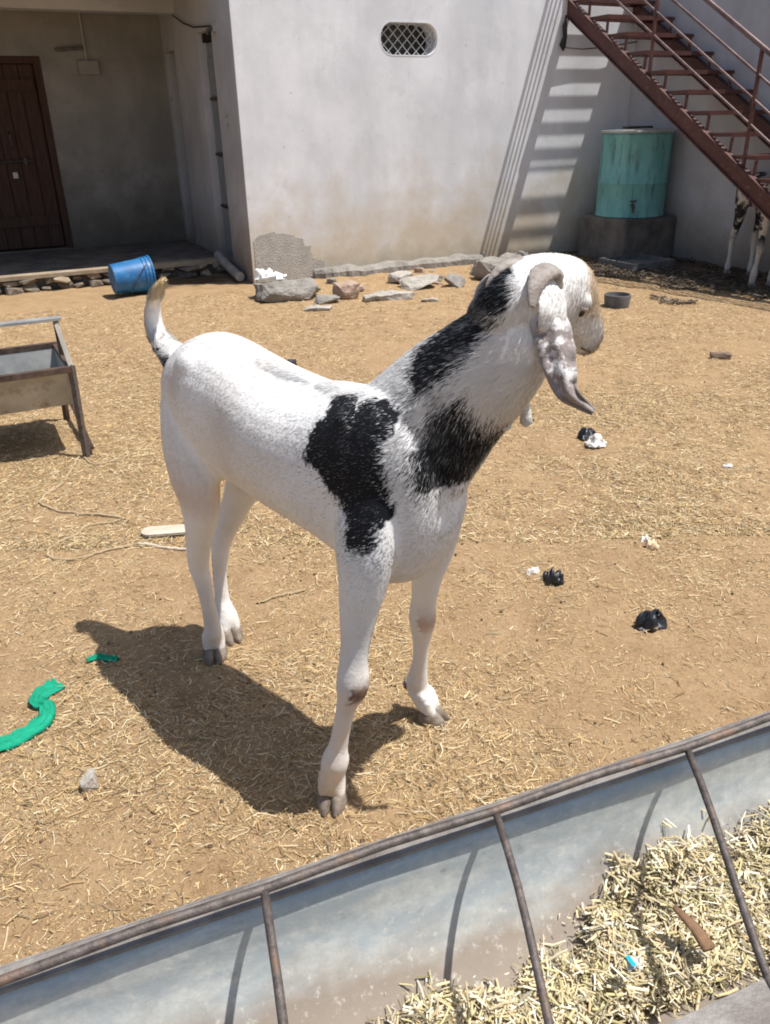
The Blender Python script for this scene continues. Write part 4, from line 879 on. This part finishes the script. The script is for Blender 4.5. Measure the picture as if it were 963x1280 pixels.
    # bare brown knees and dark dew claws
    kn = np.exp(-(((z_ - .335) / .022) ** 2)) * (s_ > .748) * (w_ < 0) * (w_ > -.178); c = mixc(kn * 1.3, (.24, .15, .105))
    c = mixc(np.exp(-((z_ - .33) / .03) ** 2) * (s_ > .683) * (w_ > .1) * .8, (.50, .34, .22))
    dark = c.mean(1) < .05; gr = (jit > .5) & dark & (r.random(N) < .16 + .5 * np.clip(fbm(P * 30, 53, 2) - .52, 0, 1) * 4); c[gr] = np.array([.16, .165, .17]) * r.uniform(.4, 1.6, (gr.sum(), 1))
    lf = (jit > .5) & (~dark) & (s_ > .60) & (s_ < .95) & (z_ > .68) & (r.random(N) < .05); c[lf] *= .35
    return np.clip(c, .004, .90)
goat = empty('goat', g.W((.32, 0, 0)), 'white goat with black shoulder and neck patches standing in the sun', 'goat')
rg_ = np.random.default_rng(3)
body = mk('body', GV, GF, M['hide'], goat, smooth=True); vattr(body, 'coat', coat(GV, .25, rg_))
# ---- short coat of hair blades
def fur(V, T, Nn, count, root):
    r = np.random.default_rng(9); P0, P1, P2 = V[T[:, 0]], V[T[:, 1]], V[T[:, 2]]; ar = np.linalg.norm(np.cross(P1 - P0, P2 - P0), axis=1)
    q = g.loc((P0 + P1 + P2) / 3); wt = ar * np.where(q[:, 2] < .42, 1.1, 1.0)
    i = r.choice(len(T), count, p=wt / wt.sum()); u = r.random(count); v_ = r.random(count); f_ = u + v_ > 1; u[f_] = 1 - u[f_]; v_[f_] = 1 - v_[f_]
    bw = np.stack([1 - u - v_, u, v_], 1); P = (V[T[i]] * bw[..., None]).sum(1); N_ = (Nn[T[i]] * bw[..., None]).sum(1); N_ /= np.linalg.norm(N_, axis=1)[:, None]
    q = g.loc(P); s_, w_, z_ = q.T
    # combing direction in goat coordinates: backwards and down on the trunk, down the legs, down the neck
    lk_ = np.clip((.62 - z_) / .25, 0, 1)[:, None]; cmb = V3(-.85, 0, -.50) * (1 - lk_) + V3(-.12, 0, -1) * lk_; leg = z_ < .50; nk = (s_ > .80) & (z_ > .80); cmb[nk] = V3(-.75, 0, -.75)
    tl = (s_ < -.06) & (z_ > .89); cmb[tl] = V3(.1, 0, 1); tip = (s_ < -.03) & (z_ > 1.0); cmb[tip] = V3(.55, 0, .85)
    cm = g.a * cmb[:, :1] + g.n * cmb[:, 1:2] + np.array([0, 0, 1.]) * cmb[:, 2:]
    B, h, sd_, uu, sc = HF; e = P - B; hd = e @ h; onh = (np.linalg.norm(e - np.outer(hd, h), axis=1) < .11) & (hd > -.04) & (z_ > .97); cm[onh] = -h * .2 - uu * .8 + sd_ * .2
    cm = cm + r.normal(size=cm.shape) * .13 + (np.stack([vnoise(P * 12, k) for k in (61, 62, 63)], 1) - .5) * .7
    cm -= N_ * (cm * N_).sum(1)[:, None]; cm /= np.linalg.norm(cm, axis=1)[:, None] + 1e-9
    L_ = .0105 - .005 * np.clip((.66 - z_) / .25, 0, 1); L_ = L_ + .009 * np.clip((s_ - .76) / .12, 0, 1) * np.clip((z_ - .74) / .1, 0, 1); L_[onh] = .010; L_[tl] = .022; L_[tip] = .060
    back = (np.abs(w_) < .05) & (z_ > .88) & (s_ < .8); L_[back] = .017
    L_ *= r.uniform(.6, 1.3, count); lift = np.where(leg, .08, np.where(onh | nk, .13, .075)) * r.uniform(.5, 1.5, count); lift[tip] = .35
    side = np.cross(N_, cm); wd_ = (.00048 * r.uniform(.7, 1.4, count))[:, None]
    base_ = P - N_ * .0006; mid = base_ + cm * (L_ * .55)[:, None] + N_ * (L_ * lift * .75)[:, None]; tp = base_ + cm * L_[:, None] + N_ * (L_ * lift)[:, None]
    VV = np.stack([base_ - side * wd_, base_ + side * wd_, mid + side * wd_ * .75, mid - side * wd_ * .75, tp], 1).reshape(-1, 3)
    b_ = (np.arange(count) * 5)[:, None]; tri = np.concatenate([b_ + np.array([[0, 1, 2]]), b_ + np.array([[0, 2, 3]]), b_ + np.array([[3, 2, 4]])], 0)
    o = mk('fur', VV, tri, M['fur'], root)
    c = coat(P, 1.0, r) * r.uniform(.95, 1.05, (count, 1)); vattr(o, 'coat', np.repeat(np.clip(c, 0, .88), 5, 0))
    nn = N_ + cm * .25 + r.normal(size=N_.shape) * .07; nn /= np.linalg.norm(nn, axis=1)[:, None]; vattr(o, 'fnrm', np.repeat(nn, 5, 0), 'FLOAT_VECTOR')
    return o
fur(GV, GT, GN, 330000, goat)
# hooves
claws(g, goat, (.690, -.180, 0), (-.12, -1)); claws(g, goat, (.664, .179, 0), (.93, -.36)); claws(g, goat, (.022, -.042, 0), (.12, -1)); claws(g, goat, (-.025, .043, 0), (.5, -.86))
for p_ in ((.664, -.180, .082), (.590, .176, .075)): 
    dw = g.W(p_); MB().tube([dw + V3(0, 0, .012), dw, dw + V3(-.004, 0, -.014)], [.008, .012, .007], 8).build('dew_claw', M['hoof'], goat, smooth=True)
# horns: flat, short, curving back
HORN_SINK = HF[3] * .000 + HF[2] * .009 - HF[1] * .006
horn(goat, [HORN_SINK + np.array(p_) for p_ in [(0.2935, 1.4098, 1.1282), (0.2899, 1.4016, 1.1636), (0.2690, 1.3781, 1.1647), (0.2533, 1.3506, 1.1480), (0.2463, 1.3311, 1.1212)]], .027, fl=.50, up=HF[3])
horn(goat, [HORN_SINK + np.array(p_) for p_ in [(0.2921, 1.4473, 1.1525), (0.2698, 1.4450, 1.1681), (0.2359, 1.4361, 1.1748), (0.2021, 1.4194, 1.1658), (0.1822, 1.4057, 1.1391)]], .018, fl=.6, up=HF[3])
def earcol(a_, c_):
    m_ = min(1, max(0, (a_ - .26) / .16)); e_ = .85 * min(1, max(0, (a_ - .70) / .12)) + .55 * m_ * abs(c_) ** 3
    return np.array([m_, min(1, e_), 0.])
E_ = HF
# near ear: broad white root, mottled grey folded blade, dark tip swinging forward
ear(goat, [g.hp(.0, .040, .040), (0.2781, 1.3691, 1.1284), (0.2882, 1.3425, 1.0948), (0.2938, 1.3179, 1.0583), (0.2999, 1.2979, 1.0198), (0.3118, 1.2856, 0.9817), (0.3586, 1.2949, 0.9471)],
    [V3(.2, -.6, .8), V3(.25, -.8, .5), V3(.2, -1, .25), V3(.05, -1, .1), V3(.0, -1, .1), V3(-.2, -1, .1), V3(-.35, -.9, .2)], [.020, .050, .076, .072, .060, .038, .010], M['ear'], cols=earcol, cup=.55)
ear(goat, [g.hp(-.005, -.048, .030), g.hp(-.004, -.070, .012), g.hp(.004, -.080, -.025), g.hp(.012, -.084, -.075), g.hp(.020, -.084, -.122), g.hp(.044, -.080, -.160), g.hp(.070, -.072, -.182)],
    [-HF[2] * .7 + HF[3] * .7, -HF[2] + HF[3] * .4, -HF[2], -HF[2], -HF[2], -HF[2], -HF[2]], [.040, .062, .066, .060, .054, .040, .012], M['ear'], cols=earcol)
def ball(name, c, r, mat, root, sq=(1, 1, 1), n=14):
    rings = []
    for i in range(1, 9):
        a_ = math.pi * i / 9; rings.append([c + V3(r * sq[0] * math.sin(a_) * math.cos(2*math.pi*j/n), r * sq[1] * math.sin(a_) * math.sin(2*math.pi*j/n), r * sq[2] * math.cos(a_)) for j in range(n)])
    return MB().loft(rings[::-1]).build(name, mat, root, smooth=True)
for sg in (-1, 1):
    ball('eye', g.hp(.098, sg * .0510, .022), .0088, M['eye'], goat)
    for zz_, rr_ in ((.0295, .0048),): MB().tube([g.hp(.080, sg * .050, zz_ - .006), g.hp(.090, sg * .0555, zz_), g.hp(.100, sg * .0565, zz_ + .001), g.hp(.110, sg * .051, zz_ - .003), g.hp(.117, sg * .044, zz_ - .009)], [.002, rr_, rr_, rr_ * .8, .002], 8).build('eyelid', M['lid'], goat, smooth=True)
    ball('nostril', g.hp(.222, sg * .0165, -.004), .0060, M['nostril'], goat, (1, 1, .6))
    wp = [g.hp(-.10, sg * .035 + .02, -.17)]
# wattles on the throat
for w0 in (-.012, .035):
    p0 = g.W((.922 + w0 * .3, 0.094 + w0, 0.948)); MB().tube([p0, p0 + V3(.004, 0, -.02), p0 + V3(.008, 0, -.045), p0 + V3(.009, 0, -.058), p0 + V3(.009, 0, -.066)], [.012, .009, .0105, .0125, .004], 10).build('wattle', M['wattle'], goat, smooth=True)
MB().tube([g.hp(.178, .0290, -.036), g.hp(.196, .0295, -.038), g.hp(.210, .0265, -.039), g.hp(.222, .014, -.038)], .0020, 6).build('mouth_line', M['nostril'], goat)

# ---- spotted goat under the stairs
p1 = FH(4.20, 2.02, 0); p2 = FH(3.86, 2.62, 0); dr = (p2 - p1)[:2]
g2 = Goat(p1, dr); 
torso2 = [(t_[0], t_[1] - .02, t_[2] + .02, t_[3] * .9) for t_ in torso]
neck2 = [((.72, 0, .76), .17, .11), ((.82, 0, .86), .13, .10), ((.90, 0, .97), .095, .08), ((.96, 0, 1.07), .075, .065), ((.98, 0, 1.12), .04, .04)]
def straight(lg, dw, ds): return [((p[0][0] + ds * (1 - p[0][2] / .8), (abs(p[0][1]) * .0 + .09) * dw, p[0][2]), p[1], p[2]) for p in lg]
legs2 = [straight(fr_leg, -1, 0), straight(fr_leg, 1, -.06), straight(hr_leg, -1, 0), straight(hr_leg, 1, .10)]
B2 = g2.W((.97, 0, 1.12)); h2 = g2.a * .85 + V3(0, 0, -.53); h2 /= np.linalg.norm(h2); s2_ = -g2.n; u2 = np.cross(s2_, h2)
mb = g2.shell(torso2, neck2, legs2, [((-.06, 0, .82), .04, .05), ((-.14, 0, .80), .02, .028), ((-.17, 0, .72), .014, .02), ((-.175, 0, .64), .008, .01)], headr, (B2, h2, s2_, u2, .92))
V_, F_, T_, N_ = remesh_obj(mb, .012, 4)
goat2 = empty('goat', g2.W((.3, 0, 0)), 'black speckled goat standing in the shade under the stairs', 'goat')
mk('body', V_, F_, M['hide2'], goat2, smooth=True)
for lg in legs2:
    e_ = lg[-1][0]; claws(g2, goat2, (e_[0], e_[1], 0), tuple(g2.a[:2]))
for sg in (-1, 1):
    ear(goat2, [g2.hp(-.005, sg * .048, .030), g2.hp(.0, sg * .078, .0), g2.hp(.012, sg * .086, -.075), g2.hp(.03, sg * .082, -.15)], [s2_ * sg] * 4, [.04, .06, .055, .015], M['hide2'])
    horn(goat2, [g2.hp(.045, sg * .026, .060), g2.hp(.01, sg * .036, .10), g2.hp(-.05, sg * .06, .11), g2.hp(-.08, sg * .08, .08)], .019, up=u2)
    ball('eye', g2.hp(.098, sg * .0515, .026), .0105, M['eye'], goat2)
